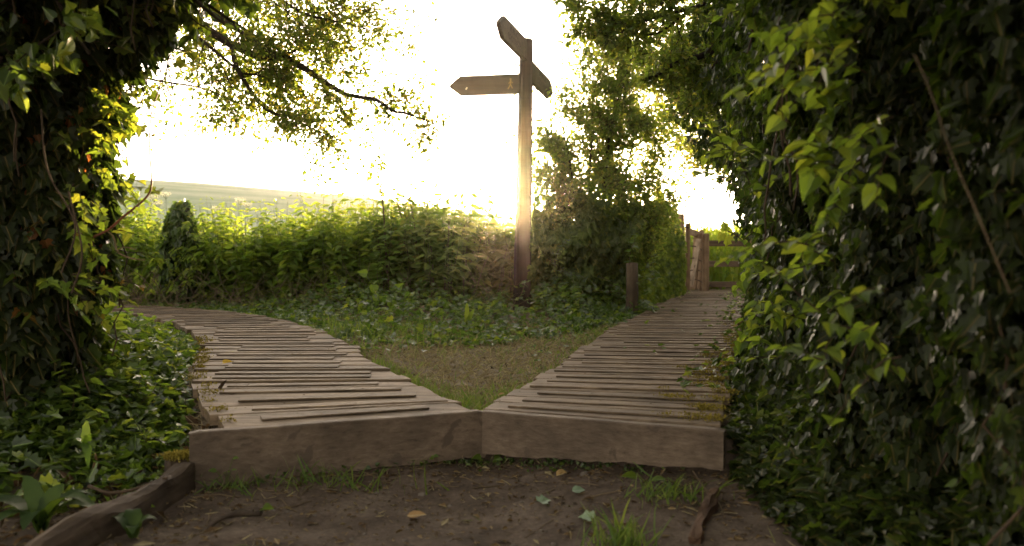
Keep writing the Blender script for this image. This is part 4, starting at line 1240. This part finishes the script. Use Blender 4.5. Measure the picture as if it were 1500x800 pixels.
# ------------------------------------------------------------------ ground cover (nobody could count it)
def scatter_ground(n, fn, size, tmpl, mat, name, up=1.2, lift=(.0, .06), tipz=-.1, rb=0.0, keep=None):
    P = fn(n)
    if keep is not None: P = P[keep(P)]
    n = len(P)
    z = gh(P[:, 0], P[:, 1]) + rng.uniform(lift[0], lift[1], n) + (P[:, 2] if P.shape[1] > 2 else 0)
    m_ = MB()
    T = rng.normal(size=(n, 3)); T[:, 2] = T[:, 2] * .35 + tipz
    m_.leaves(tmpl, np.c_[P[:, :2], z], T, rdir(n, up, .6), size * rng.uniform(.5, 1.3, n), np.clip(rng.beta(1.8, 2.6, n) + rb, 0, 1))
    return m_, n


def in_deck(P, pad=0.0):
    x, y = P[:, 0], P[:, 1]
    r = np.zeros(len(P), bool)
    for W in (WL, WR):
        l = np.array([a for a, b in W]); q = np.array([b for a, b in W])
        xl = np.interp(y, l[:, 1], l[:, 0]); xr = np.interp(y, q[:, 1], q[:, 0])
        r |= (x > xl - pad) & (x < xr + pad) & (y > 3.2)
    return r

# ivy bank left of the left boardwalk, mounded up to the tree
def bankfn(n):
    y = rng.uniform(2.9, 8.2, n)
    xe = np.interp(y, [2.6, 3.2, 4, 4.72, 6.1, 7.4, 8.5], [-1.45, -1.18, -1.42, -1.70, -2.12, -2.72, -3.6])
    w = np.interp(y, [2.9, 3.4, 5, 8], [.7, .85, 1.5, 1.5])
    u_ = rng.random(n)
    x = xe - .0 - u_ * w
    hh = np.interp(u_ * w, [0, .12, .4, .9, 1.5], [.02, .12, .30, .45, .5]) * np.interp(y, [2.9, 3.4, 4.2, 5.2, 6.5, 8.2], [.05, .22, .75, .95, .75, .2])
    hh = hh * (1 + .35 * lumps(x, y, y * .3, 4, 2.5))
    hh -= np.abs(rng.normal(0, .035, n))
    return np.c_[x, y, hh]
m, _ = scatter_ground(17000, bankfn, .058, IVY, IVYM, "ivy_bank", lift=(0, .03), rb=.14, keep=lambda P: (P[:, 1] > 3.35 - .5 * sstep(-P[:, 0], 1.75, 2.2)) | (rng.random(len(P)) < .22))
o = m.build("ivy_groundcover", IVYM); setp(o, "mounded ivy ground cover between the left tree and boardwalk", "ground cover", kind='stuff')
m = MB(); sv = MB()
Pb = bankfn(420); Pb = Pb[(Pb[:, 1] > 3.5)][:230]
Pz = np.c_[Pb[:, :2], gh(Pb[:, 0], Pb[:, 1]) + Pb[:, 2]]
sprays(m, sv, Pz, np.c_[rng.normal(.3, .5, len(Pz)), rng.normal(-.3, .5, len(Pz)), rng.uniform(.2, 1, len(Pz))], 6, .16, .05, HEART, .2, 1, .5, .002)
o = m.build("bank_shoots", YOUNG); setp(o, "bright young ivy shoots over the left bank", "ground cover", kind='stuff')
o = sv.build("bank_stems", TWIG); setp(o, "thin stems among the left ivy bank", "ground cover", kind='stuff')

# ivy under the right-hand trees, spilling to the step
def rbank(n):
    y = rng.uniform(2.2, 13.5, n) ** 1.0
    y = 2.2 + (y - 2.2) * rng.random(n) ** .7
    xe = np.interp(y, [2.2, 2.7, 3.2, 3.34, 4.27, 7.42, 14.15], [.98, .84, .80, .81, 1.05, 1.88, 3.66])
    w = np.interp(y, [2.2, 3.3, 14], [.6, .8, .9])
    u_ = rng.random(n)
    hh = np.interp(y, [7, 11, 14], [1, 2.0, 2.4]) * np.interp(u_ * w, [0, .1, .4, .9], [.02, .10, .28, .5]) * np.interp(y, [2.2, 3.0, 4, 14], [.4, .8, 1, 1]) * (1 + .4 * lumps(xe - u_, y, y * .4, 9, 2.5)) - np.abs(rng.normal(0, .04, n))
    return np.c_[xe + u_ * w, y, hh]
m, _ = scatter_ground(21000, rbank, .054, IVY, IVYD, "ivy", lift=(0, .03), rb=.04)
o = m.build("ivy_groundcover", IVYD); setp(o, "glossy dark ivy ground cover along the right boardwalk edge", "ground cover", kind='stuff')

# leafy ground cover of the glade, in front of the hedge
def gladeivy(n):
    x = rng.uniform(-5.2, 1.9, n); y0 = np.interp(x, [-5.2, -3, -1.9, -1.2, -.7, 0, .55, 1.9], [10.1, 9.0, 7.6, 6.5, 6.1, 6.5, 7.5, 10.5])
    y = y0 + rng.random(n) ** 1.3 * np.maximum(.3, 10.3 - y0)
    hh = (.03 + .22 * sstep(y - y0, .2, 2.0)) * rng.random(n) * (.6 + .9 * np.clip(lumps(x, y, 0 * x, 7, 1.8) + .4, 0, 1.3))
    return np.c_[x, y, hh]
m, _ = scatter_ground(16000, gladeivy, .056, IVY, IVYM, "i", lift=(0, .03), rb=.12, keep=lambda P: (~in_deck(P, .03)) & ~((np.abs(P[:, 0] - .02 - .012 * (P[:, 1] - 4)) < .14) & (P[:, 1] > 8.3) & (P[:, 1] < 10.3) & (rng.random(len(P)) < .85)) & (lumps(P[:, 0], P[:, 1], 0 * P[:, 0], 5, 3.1) + rng.normal(0, .4, len(P)) > np.interp(P[:, 1], [6, 7.5, 9], [.25, -.15, -.5])))
o = m.build("ivy_groundcover", IVYM); setp(o, "low leafy ground cover between the glade and hedge", "ground cover", kind='stuff')

Pq = np.c_[rng.uniform(-1.3, 1.5, 2600), rng.uniform(5.0, 8.6, 2600)]
Pq = Pq[(~in_deck(Pq, .02)) & (lumps(Pq[:, 0], Pq[:, 1], 0 * Pq[:, 0], 8, 2.2) + rng.normal(0, .3, len(Pq)) > np.interp(Pq[:, 1], [5, 6.5, 8], [.75, .35, -.1]))]
m, _ = scatter_ground(1, lambda n: Pq, .038, HEART, GRASSM, "w", lift=(.005, .04), rb=.1)
o = m.build("low_weeds", IVYM); setp(o, "low round leaved weeds speckling the back of the glade", "ground cover", kind='stuff')

# grass
def blades(m_, P, h, w, flat_=.35, rb=0.0, lay=0.0):
    n = len(P)
    T = np.c_[rng.normal(0, flat_, n), rng.normal(0, flat_, n), np.full(n, 1 - lay)]
    Nn = rdir(n); Nn[:, 2] = -.2
    z = gh(P[:, 0], P[:, 1])
    hh = h * rng.uniform(.5, 1.4, n)
    tv, tf = BLADE
    # width set apart from length
    T = T / np.linalg.norm(T, axis=1)[:, None]
    m_.leaves((tv * np.array([w / h, 1, 1]), tf), np.c_[P[:, :2], z - .003], T, Nn, hh, np.clip(rng.beta(2, 2.2, n) + rb, 0, 1))

def edge_pts(pairs, side, n, spread, y0, y1):
    e = np.array([p[side] for p in pairs])
    y = rng.uniform(y0, y1, n)
    x = np.interp(y, e[:, 1], e[:, 0])
    return np.c_[x + (1 if side == 1 else -1) * np.abs(rng.normal(.02, spread, n)), y]
m = MB()
clump = lambda P: P[(lumps(P[:, 0], P[:, 1], 0 * P[:, 0], 2, 2.3) + rng.normal(0, .35, len(P))) > -.1]
P = clump(edge_pts(WL, 1, 3600, .07, 3.7, 8.4)); blades(m, P, .055, .0042, .55)
P = clump(edge_pts(WR, 0, 2600, .09, 3.7, 8.5)); blades(m, P, .04, .004, .6)
n = 2300; P = np.c_[rng.normal(-1.15, .25, n), rng.normal(6.9, .6, n)]; P = P[~in_deck(P, .02)]; P = clump(P); blades(m, P, .12, .0055, .45)
n = 1100; P = np.c_[rng.normal(-.12, .16, n), rng.normal(4.0, .2, n)]; P = P[~in_deck(P, .01)]; blades(m, P, .045, .004, .7)
n = 1800; P = np.c_[rng.uniform(-1.4, 1.2, n), rng.uniform(5, 9, n)]; P = P[~in_deck(P, .02)]; P = clump(P); blades(m, P, .05, .004, .6)
n = 5200; P = np.c_[rng.normal(.75, .45, n), rng.normal(6.9, .9, n)]; P = P[~in_deck(P, .02)]; P = clump(P); blades(m, P, .045, .0045, .8, lay=.3)
n = 2600; P = np.c_[rng.normal(.2, .7, n), rng.normal(7.2, .5, n)]; P = P[~in_deck(P, .02)]; P = clump(P); blades(m, P, .06, .0045, .7, lay=.2)
o = m.build("grass", GRASSM); setp(o, "short green grass along the inner boardwalk edges of the glade", "grass", kind='stuff')
m = MB()
n = 26000
P = np.c_[rng.uniform(-1.7, 1.7, n), 3.75 + rng.random(n) ** 1.2 * 4.6]; P = P[~in_deck(P, -.01)]
P = P[P[:, 1] > vline(P[:, 0]) + .04]
blades(m, P, .065, .0045, 1.1, lay=.45)
n = 900; P = np.c_[rng.uniform(-1.3, 1.0, n), 3.6 - rng.random(n) ** 2.2 * 1.1]; P = P[P[:, 1] < vline(P[:, 0]) - .055]; P = P[lumps(P[:, 0], P[:, 1], 0 * P[:, 0], 12, 3) > .05]; blades(m, P, .045, .003, 1.1, lay=.4, rb=.2)
o = m.build("dry_grass", DRYM); setp(o, "flattened straw coloured dry grass of the small glade", "dry grass", kind='stuff')

# foreground grass tufts, each a thing
def tuft(px, py, n, h, sp_, label, mat=GRASSM, flat_=.45, lean=None):
    g = at(px, py, 1.0); k = (H - 0.0) / max(1e-3, (H - g[2])); x, y = g[0] * k, g[1] * k
    t = thing("grass_tuft", label, "grass tuft", (x, y, float(gh(x, y))))
    m_ = MB(); P = np.c_[rng.normal(x, sp_[0], n), rng.normal(y, sp_[1], n)]
    P[:, 1] = np.minimum(P[:, 1], vline(P[:, 0]) - .055)
    blades(m_, P, h, .005, flat_)
    m_.build("blades", mat, t)
tuft(465, 712, 95, .09, (.16, .035), "wide grass tuft under the left step board", flat_=.7)
tuft(905, 795, 130, .10, (.05, .035), "bright upright grass tuft at the bottom edge right of centre")
tuft(975, 735, 110, .08, (.07, .05), "thin dark grass tuft below the right end of the step", flat_=.7)
tuft(640, 672, 60, .04, (.10, .02), "short sparse grass tuft at the middle of the step", flat_=.7)
tuft(345, 720, 50, .06, (.06, .03), "small grass tuft below the left corner of the step", flat_=.7)


# small broad-leaved seedlings at the step
def seedling(px, py, label, n, size, hgt, tmpl=HEART, mat=YOUNG, name="seedling"):
    g = at(px, py, 1.0); k = H / (H - g[2]); x, y = g[0] * k, min(g[1] * k, 3.6)
    y = min(y, float(vline(np.array(x))) - .06)
    z = float(gh(x, y))
    t = thing(name, label, "seedling", (x, y, z))
    st_, lf = MB(), MB()
    for i in range(n):
        a_ = i * 2.4 + rng.random(); hh = hgt * rng.uniform(.5, 1.1)
        e = np.array([x + math.cos(a_) * .03, y - abs(math.sin(a_)) * .02, z + hh])
        st_.tube(catm([(x, y, z - .01), ((x + e[0]) / 2, y, z + hh * .6), e], 4), .0015, 4)
        lf.leaves(tmpl, e[None], np.array([[math.cos(a_), -.4 * abs(math.sin(a_)) - .2, .2]]), np.array([[0, -.6, .8]]), size * rng.uniform(.7, 1.1), rng.uniform(.2, .7))
    st_.build("stems", STEMG, t); lf.build("leaves", mat, t)
m = MB(); n = 900
P = np.c_[rng.uniform(-1.0, .8, n), np.zeros(n)]; P[:, 1] = vline(P[:, 0]) - .055 - np.abs(rng.normal(0, .05, n))
P = P[lumps(P[:, 0], P[:, 1], 0 * P[:, 0], 3, 3.5) + rng.normal(0, .3, n) > .1]; n = len(P)
m.leaves(HEART, np.c_[P, gh(P[:, 0], P[:, 1]) + rng.uniform(.003, .022, n)], rdir(n, .1), rdir(n, 1.2), rng.uniform(.008, .022, n), rng.uniform(0, .8, n))
o = m.build("low_weeds", IVYM); setp(o, "tiny green weeds along the foot of the step boards", "ground cover", kind='stuff')
m = MB()
for k in range(60):
    x = rng.uniform(-1.3, .95); y = float(vline(np.array(x))) - .06 - abs(rng.normal(0, .35)); 
    if y < 2.4: continue
    a_ = rng.uniform(0, 6.28); L = rng.uniform(.04, .16); q = []
    for s_ in np.linspace(-.5, .5, 5):
        xx, yy = x + math.cos(a_) * L * s_ + rng.normal(0, .004), y + math.sin(a_) * L * s_ + rng.normal(0, .004)
        q.append((xx, yy, float(gh(xx, yy)) + .004))
    m.tube(q, rng.uniform(.001, .0028), 5)
o = m.build("twig_litter", STALKM); setp(o, "short broken twigs littering the bare path", "litter", kind='stuff')
seedling(715, 668, "round leaved seedling at the middle joint of the step", 3, .045, .045)
seedling(330, 720, "thin seedling growing up the left step board", 6, .028, .11, OVATE)
seedling(378, 748, "single dark round leaf on the path left of centre", 1, .055, .02)
seedling(628, 668, "feathery seedling left of the middle joint", 6, .03, .035, OVATE)
seedling(1000, 702, "ivy seedling before the right end of the step", 7, .035, .07, IVY, IVYM)
seedling(945, 715, "low broad leaf lying below the right step board", 2, .06, .02, OVATE)
seedling(205, 760, "glossy little seedling beside the edging log", 5, .03, .06, HEART)


# strap-leaved plants (hart's tongue fern, dock)
def strap_plant(name, label, base, fronds, mat, cat="fern"):
    base = np.array(base)
    t = thing(name, label, cat, tuple(base))
    for (dx, dy, L, w, bend, rn) in fronds:
        m_ = MB(); k = 12; V = []
        d = np.array([dx, dy, 0.]); 
        sd = np.array([-dy, dx, 0.]); nrm_ = np.linalg.norm(sd); sd = sd / nrm_ if nrm_ > .01 else np.array([1., 0, 0])
        if abs(dx) < .35: sd = np.array([1., .2, 0]); sd /= np.linalg.norm(sd)
        for i in range(k + 1):
            s_ = i / k
            c_ = base + d * L * (s_ ** 1.4) * (1 if bend > 0 else .6) + np.array([0, 0, L * (s_ - bend * s_ ** 2.6)])
            ww = w * (math.sin(math.pi * min(1, s_ * .93 + .07)) ** .55) * (1 + .10 * math.sin(i * 2.3))
            if i == k: ww = .002
            lift = np.array([0, 0, .2 * ww])
            V += [c_ - sd * ww + lift, c_, c_ + sd * ww + lift]
        F = []
        for i in range(k):
            for j in range(2): F.append((i * 3 + j, i * 3 + j + 1, i * 3 + 4 + j, i * 3 + 3 + j))
        m_.faces(V, F, rn, True); m_.build("frond", mat, t)
    return t
b = at(684, 468, 7.6); b[2] = float(gh(b[0], b[1]))
strap_plant("hart_tongue_fern", "upright strap leaved fern standing in the glade left of the signpost", b, [(-.5, .1, .22, .020, .25, .6), (0, .1, .23, .022, .05, .9), (.3, .1, .2, .02, .15, .7), (.6, 0, .18, .018, .3, .5), (-.7, -.1, .14, .016, .3, .5)], YOUNG)
b = at(125, 640, 3.1)
strap_plant("hart_tongue_fern", "bright strap leaved fern on the left bank below the ivy", (b[0], b[1], b[2] - .05), [(0, .1, .11, .015, .05, .6), (.5, -.4, .10, .015, .8, .4), (.3, -.3, .09, .014, .3, .3), (-.5, -.1, .09, .014, .5, .4), (.35, -.6, .12, .018, 1.3, .1)], YOUNG)
b = at(60, 775, 2.75); b[2] = float(gh(b[0], b[1])) 
strap_plant("dock_plant", "broad leaved dock plant in the bottom left corner", b, [(-.3, .2, .22, .03, .25, .1), (.25, .2, .2, .028, .3, .2), (.7, -.2, .26, .035, .6, .6), (-.8, -.1, .25, .04, .7, .1), (.55, .35, .22, .034, .55, .3), (.9, .1, .24, .03, .9, .5), (0, -.5, .2, .03, .8, .2), (-.5, -.6, .22, .03, .9, .3)], DOCKM, "dock")
b = at(195, 800, 2.62); b[2] = float(gh(b[0], b[1]))
strap_plant("dock_plant", "small dock rosette at the bottom edge beside the log", b, [(-.6, .2, .13, .026, .6, .4), (.5, .2, .12, .024, .6, .6), (-.2, .5, .13, .026, .5, .3), (.2, -.5, .1, .02, .7, .5)], DOCKM, "dock")

# mid-height weeds on the left bank
def leafy_weed(name, label, base, n, hgt, size, tmpl, mat, cat="weed"):
    base = np.array(base); t = thing(name, label, cat, tuple(base)); s_, l_ = MB(), MB()
    sprays(l_, s_, np.tile(base, (n, 1)) + rng.normal(0, .02, (n, 3)) * (1, 1, 0), np.c_[rng.normal(0, .45, (n, 2)), np.ones(n)], 9, hgt, size, tmpl, .2, 1, .4, .0035)
    s_.build("stems", STEMG, t); l_.build("leaves", mat, t)
b = at(135, 470, 4.1); leafy_weed("bramble_shoot", "bright lime green bramble shoot at the left bank crest", (b[0], b[1], b[2] - .18), 7, .28, .075, HEART, YOUNG)
b = at(275, 640, 3.3); b[2] = float(gh(b[0], b[1])); leafy_weed("leafy_weed", "leafy weed beside the left end of the step", b, 5, .16, .05, OVATE, IVYM)
b = at(232, 600, 3.6); b[2] = float(gh(b[0], b[1])); leafy_weed("leafy_weed", "thin stemmed weed on the dark slope left of the boardwalk", b, 5, .22, .05, OVATE, NETM)

# ------------------------------------------------------------------ litter
def litterfn(n):
    return np.c_[rng.uniform(-1.7, 1.2, n), 2.4 + rng.random(n) * 1.3]
m = MB()
n = 7000
P = litterfn(n); P = P[P[:, 1] < vline(P[:, 0]) - .06]
n = len(P); w = np.clip(1.15 - np.abs(P[:, 0] * 0 + (P[:, 1] - vline(P[:, 0])) / 1.1), .15, 1)
P = P[rng.random(n) < np.maximum(w * .8, np.abs(P[:, 0]) - .35)]; n = len(P)
T = rng.normal(size=(n, 3)); T[:, 2] *= .15
m.leaves(SMALL, np.c_[P, gh(P[:, 0], P[:, 1]) + .004], T, rdir(n, 1.5, .5), rng.gamma(2.2, .006, n) + .005, rng.random(n) ** .7, .8)
n = 1800; P = np.c_[rng.uniform(-1.4, 1.4, n), rng.uniform(3.8, 9, n)]; P = P[~in_deck(P, 0)]; n = len(P)
m.leaves(SMALL, np.c_[P, gh(P[:, 0], P[:, 1]) + .012], rdir(n, 0), rdir(n, 1.5, .5), rng.gamma(2.2, .006, n) + .006, rng.random(n), .8)
n = 1500; P = np.c_[rng.uniform(-2.6, -1.15, n), rng.uniform(2.5, 4.2, n)]
m.leaves(OVATE, np.c_[P, gh(P[:, 0], P[:, 1]) + .006], rdir(n, 0), rdir(n, 1.5, .5), rng.gamma(2.2, .012, n) + .01, rng.random(n) * .8, .9)
o = m.build("leaf_litter", LITTERM); setp(o, "small brown leaf litter crumbs on bare ground", "litter", kind='stuff')
# crumbs on the decks
m = MB(); Pl = []
for ends, zf, nn in ((endsL, dz_left, 420), (endsR, dz_right, 620)):
    for k in range(nn):
        A, B, D, E = ends[int(len(ends) * rng.random() ** 1.2)]
        q = (A + (D - A) * rng.random()); q2 = (B + (E - B) * rng.random())
        t_ = rng.beta(1.1, .9) if ends is endsR else rng.random()
        p = q + (q2 - q) * (.02 + .96 * t_); Pl.append((p[0], p[1], float(zf(p[1])) + .009))
Pl = np.array(Pl); n = len(Pl)
m.leaves(SMALL, Pl, np.c_[rng.normal(size=(n, 2)), np.zeros(n)], rdir(n, 2, .4), np.minimum(rng.gamma(2, .005, n) + .003, .013), rng.random(n), .8)
o = m.build("deck_litter", LITTERM); setp(o, "crumbs of bark and dry leaf on the boardwalk planks", "litter", kind='stuff')
# trailing ivy leaves lying on the right deck
m = MB(); Pl = []
for k in range(260):
    A, B, D, E = endsR[int(2 + (len(endsR) - 3) * rng.random())]
    mid0 = (A + D) / 2; mid1 = (B + E) / 2
    t_ = 1.03 - abs(rng.normal(0, .16))
    if rng.random() < .12: t_ = rng.random()
    p = mid0 + (mid1 - mid0) * t_; Pl.append((p[0], p[1], float(dz_right(p[1])) + .022))
Pl = np.array(Pl); n = len(Pl)
m.leaves(IVY, Pl, np.c_[rng.normal(size=(n, 2)), rng.uniform(0, .6, n)], rdir(n, 1.5, .5), .045 * rng.uniform(.4, 1.2, n), rng.uniform(.2, 1, n))
o = m.build("trailing_ivy", IVYM); setp(o, "loose green ivy leaves trailing over the right boardwalk", "ground cover", kind='stuff')
# pebbles
m = MB()
for k in range(170):
    x = rng.uniform(-1.2, .9); y = rng.uniform(2.45, 3.5)
    if y > vline(np.array(x)) - .08: continue
    r = rng.gamma(2, .0022) + .002; z = float(gh(x, y))
    th = np.linspace(0, 2 * np.pi, 7)[:-1]
    V = [(x, y, z + r * .6)] + [(x + r * math.cos(a_) * rng.uniform(.7, 1), y + r * math.sin(a_) * rng.uniform(.7, 1), z + r * .3) for a_ in th] + [(x + 1.1 * r * math.cos(a_), y + 1.1 * r * math.sin(a_), z - r * .3) for a_ in th]
    F = [(0, 1 + i, 1 + (i + 1) % 6) for i in range(6)] + [(1 + i, 7 + i, 7 + (i + 1) % 6, 1 + (i + 1) % 6) for i in range(6)]
    m.faces(V, F, .5, True)
o = m.build("gravel", STONEM); setp(o, "small stones and grit on the trodden path", "gravel", kind='stuff')

# fallen leaves that one can point to
def fallen(px, py, zdeck, size, mat, tmpl, label, T, rn=.6, tilt=(0, -.5, 1.)):
    g = at(px, py, 1.0); z0 = .21 if zdeck else .0
    k = (H - z0) / (H - g[2]); x, y = g[0] * k, g[1] * k
    z = z0 + .006 if zdeck else float(gh(x, y)) + .010
    m_ = MB(); m_.leaves(tmpl, np.array([[0, 0, 0.]]), np.array([T], float), np.array([tilt], float), size, rn)
    o_ = m_.build("fallen_leaf", mat); o_.location = (x, y, z); setp(o_, label, "leaf")
fallen(182, 672, False, .07, YELM, HEART, "bright yellow fallen leaf on dark soil left of the step", (1, .2, .15), .8)
fallen(203, 668, False, .05, YELM, OVATE, "pale yellow fallen leaf overlapping the bright yellow one", (1, .1, .1), 1)
fallen(232, 655, False, .045, YELM, OVATE, "dull orange fallen leaf near the step's left end", (.9, .5, .1), .1)
fallen(95, 778, False, .05, YELM, HEART, "tan yellow fallen leaf near the bottom left corner", (.8, .4, .2), .9)
fallen(326, 533, True, .05, YELM, HEART, "small yellow leaf lying on the left boardwalk", (1, .2, .2), .7)
fallen(815, 704, False, .055, TANM, OVATE, "pale yellow brown leaf on the path below the right step board", (.8, .6, .3), 1)
fallen(596, 746, False, .065, TANM, OVATE, "orange tan leaf on the trodden path at centre", (1, .0, .15), .4)
fallen(792, 742, False, .05, PALEM, IVY, "star shaped pale green leaf on the path", (.5, .6, .1), .4)
fallen(868, 762, False, .05, PALEM, IVY, "pale green leaf on the path nearest the bright grass tuft", (-.8, .3, .1), .6)
fallen(838, 728, False, .05, PALEM, OVATE, "grey green leaf on the path behind the star shaped leaf", (.9, .3, .1), .1)
fallen(730, 592 - 12, True, .03, TANM, OVATE, "brown leaf at the inner corner of the fork", (.8, .2, .2), .2)

bk = thing("bark_strip", "curled grey strip of dry bark lying on the path at left", "bark", (-1.0, 2.85, .02))
m = MB(); V = []
k = 14
for i in range(k + 1):
    s_ = i / k
    q = at(306 + 78 * s_, 778 - 32 * s_ - 6 * math.sin(s_ * 4), 1.0); kk = H / (H - q[2]); c_ = np.array([q[0] * kk, q[1] * kk, 0]); c_[2] = float(gh(c_[0], c_[1]))
    w_ = .022 * (math.sin(math.pi * (s_ * .9 + .06)) ** .6) + .003 * math.sin(i * 2)
    V += [c_ + (0, -w_, .004), c_ + (0, -w_ * .4, .010), c_ + (0, w_ * .3, .014 + .003 * math.sin(i)), c_ + (0, w_, .008)]
F = []
for i in range(k):
    for j in range(3): F.append((i * 4 + j, i * 4 + 4 + j, i * 4 + 5 + j, i * 4 + 1 + j))
m.faces(V, F, .5, True); o = m.build("bark", EDGEW, bk)
o.modifiers.new("thickness", 'SOLIDIFY').thickness = .004

# fallen twigs in the dark corner
tg = thing("fallen_twig", "brown fallen twig lying beside the edging log", "twig", (-1.6, 3.0, .03))
m = MB(); m.tube(catm([at(130, 712, 3.0), at(160, 722, 2.95), at(200, 716, 2.95), at(245, 700, 3.0)], 4), .006, 6, .5, .1); m.build("stick", TWIG, tg)
tg = thing("bramble_runner", "thin bare runner arching down from the step's right end", "bramble", tuple(at(1010, 690, 3.1)))
m = MB(); m.tube(catm([at(1015, 690, 3.12), at(1030, 712, 3.05), at(1052, 735, 2.95), at(1062, 760, 2.85)], 5), .0018, 5); m.build("stem", STALKM, tg)
dv = thing("bramble_cane", "long pale bare stem slanting through the dark ivy at right", "stem", tuple(at(1410, 260, 2.0)))
m = MB(); m.tube(catm([at(1340, 80, 1.75), at(1365, 140, 1.7), at(1392, 220, 1.65), at(1430, 310, 1.62), at(1480, 430, 1.6)], 5), .0014, 6); m.build("stem", STALKM, dv)

# ------------------------------------------------------------------ field crop beyond the gate
m = MB()
n = 9000
x = rng.uniform(1.5, 9, n); y = 15.6 + rng.random(n) ** 1.5 * 9
hh = rng.random(n) ** .6 * 1.05
P = np.c_[x, y, gh(x, y) + hh]
m.leaves(OVATE, P, rdir(n, -.1), rdir(n, .9), .10 * rng.uniform(.6, 1.3, n), np.clip(rng.beta(2, 2, n) + .1, 0, 1))
n = 1600; x = rng.uniform(2, 9, n); y = 15.8 + rng.random(n) * 5
m.leaves((BLADE[0] * np.array([.06, 1, 1]), BLADE[1]), np.c_[x, y, gh(x, y)], np.c_[rng.normal(0, .1, (n, 2)), np.ones(n)], rdir(n), rng.uniform(.9, 1.35, n), np.clip(rng.beta(2, 2, n) + .3, 0, 1))
o = m.build("field_crop", NETM); setp(o, "bright green crop growing in the field behind the rail fence", "crop", kind='stuff')

# ------------------------------------------------------------------ light
SUN_EL = math.degrees(math.atan((350 - 296) / FPX))
SUN_AZ = math.degrees(math.atan((744 - 750) / FPX))         # from +Y towards +X
sl = bpy.data.lights.new("sun", 'SUN')
sl.energy = 2.4; sl.angle = R(.53); sl.color = (1, .68, .37)
so = bpy.data.objects.new("sun", sl); COL.objects.link(so)
sd = Vector((math.sin(R(SUN_AZ)) * math.cos(R(SUN_EL)), math.cos(R(SUN_AZ)) * math.cos(R(SUN_EL)), math.sin(R(SUN_EL))))
so.rotation_euler = sd.to_track_quat('Z', 'Y').to_euler()
so.location = (0, 40, 20)
w = bpy.data.worlds.new("World"); scene.world = w; w.use_nodes = True
nt = w.node_tree
bg = nt.nodes["Background"]
sky = nt.nodes.new("ShaderNodeTexSky"); sky.sky_type = 'NISHITA'; sky.sun_disc = False
sky.sun_elevation = R(SUN_EL); sky.sun_rotation = R(SUN_AZ)
sky.air_density = 1.0; sky.dust_density = 2.0; sky.ozone_density = 1.0
hsv = nt.nodes.new("ShaderNodeHueSaturation"); hsv.inputs['Saturation'].default_value = .24
tint = nt.nodes.new("ShaderNodeMixRGB"); tint.blend_type = 'MULTIPLY'; tint.inputs[0].default_value = 1; tint.inputs[2].default_value = (1, .90, .77, 1)
nt.links.new(sky.outputs[0], hsv.inputs['Color']); nt.links.new(hsv.outputs[0], tint.inputs[1]); nt.links.new(tint.outputs[0], bg.inputs[0])

# thin evening haze
hz = MB(); hz.box((0, 130, 14), 960, 1100, 17, 0, .5)
hmat, hnt = newmat("haze")
pv = N(hnt, 'ShaderNodeVolumePrincipled'); pv.inputs['Color'].default_value = (1, .93, .80, 1); pv.inputs['Density'].default_value = .0003; pv.inputs['Anisotropy'].default_value = .965
ho = N(hnt, 'ShaderNodeOutputMaterial'); hnt.links.new(pv.outputs[0], ho.inputs['Volume'])
setp(hz.build("haze", hmat), kind='stuff'); bg.inputs[1].default_value = .15

scene.view_settings.view_transform = 'Standard'
scene.view_settings.look = 'None'
scene.view_settings.gamma = 1
scene.view_settings.exposure = 3.7
scene.cycles.max_bounces = 8
scene.cycles.transmission_bounces = 6
scene.cycles.sample_clamp_indirect = 10
for o in list(scene.objects):
    if o.parent is not None and o.name.split(".")[0] in ("young_shoots", "ivy_stems", "stems", "blades", "side_shoots", "stalks", "foliage", "ivy_leaves", "ivy_skirt", "unseen_shade_leaves", "moss", "flower_head", "withered_warmlit_leaves"):
        o["kind"] = "stuff"
print("verts", sum(len(o.data.vertices) for o in scene.objects if o.type == 'MESH'))
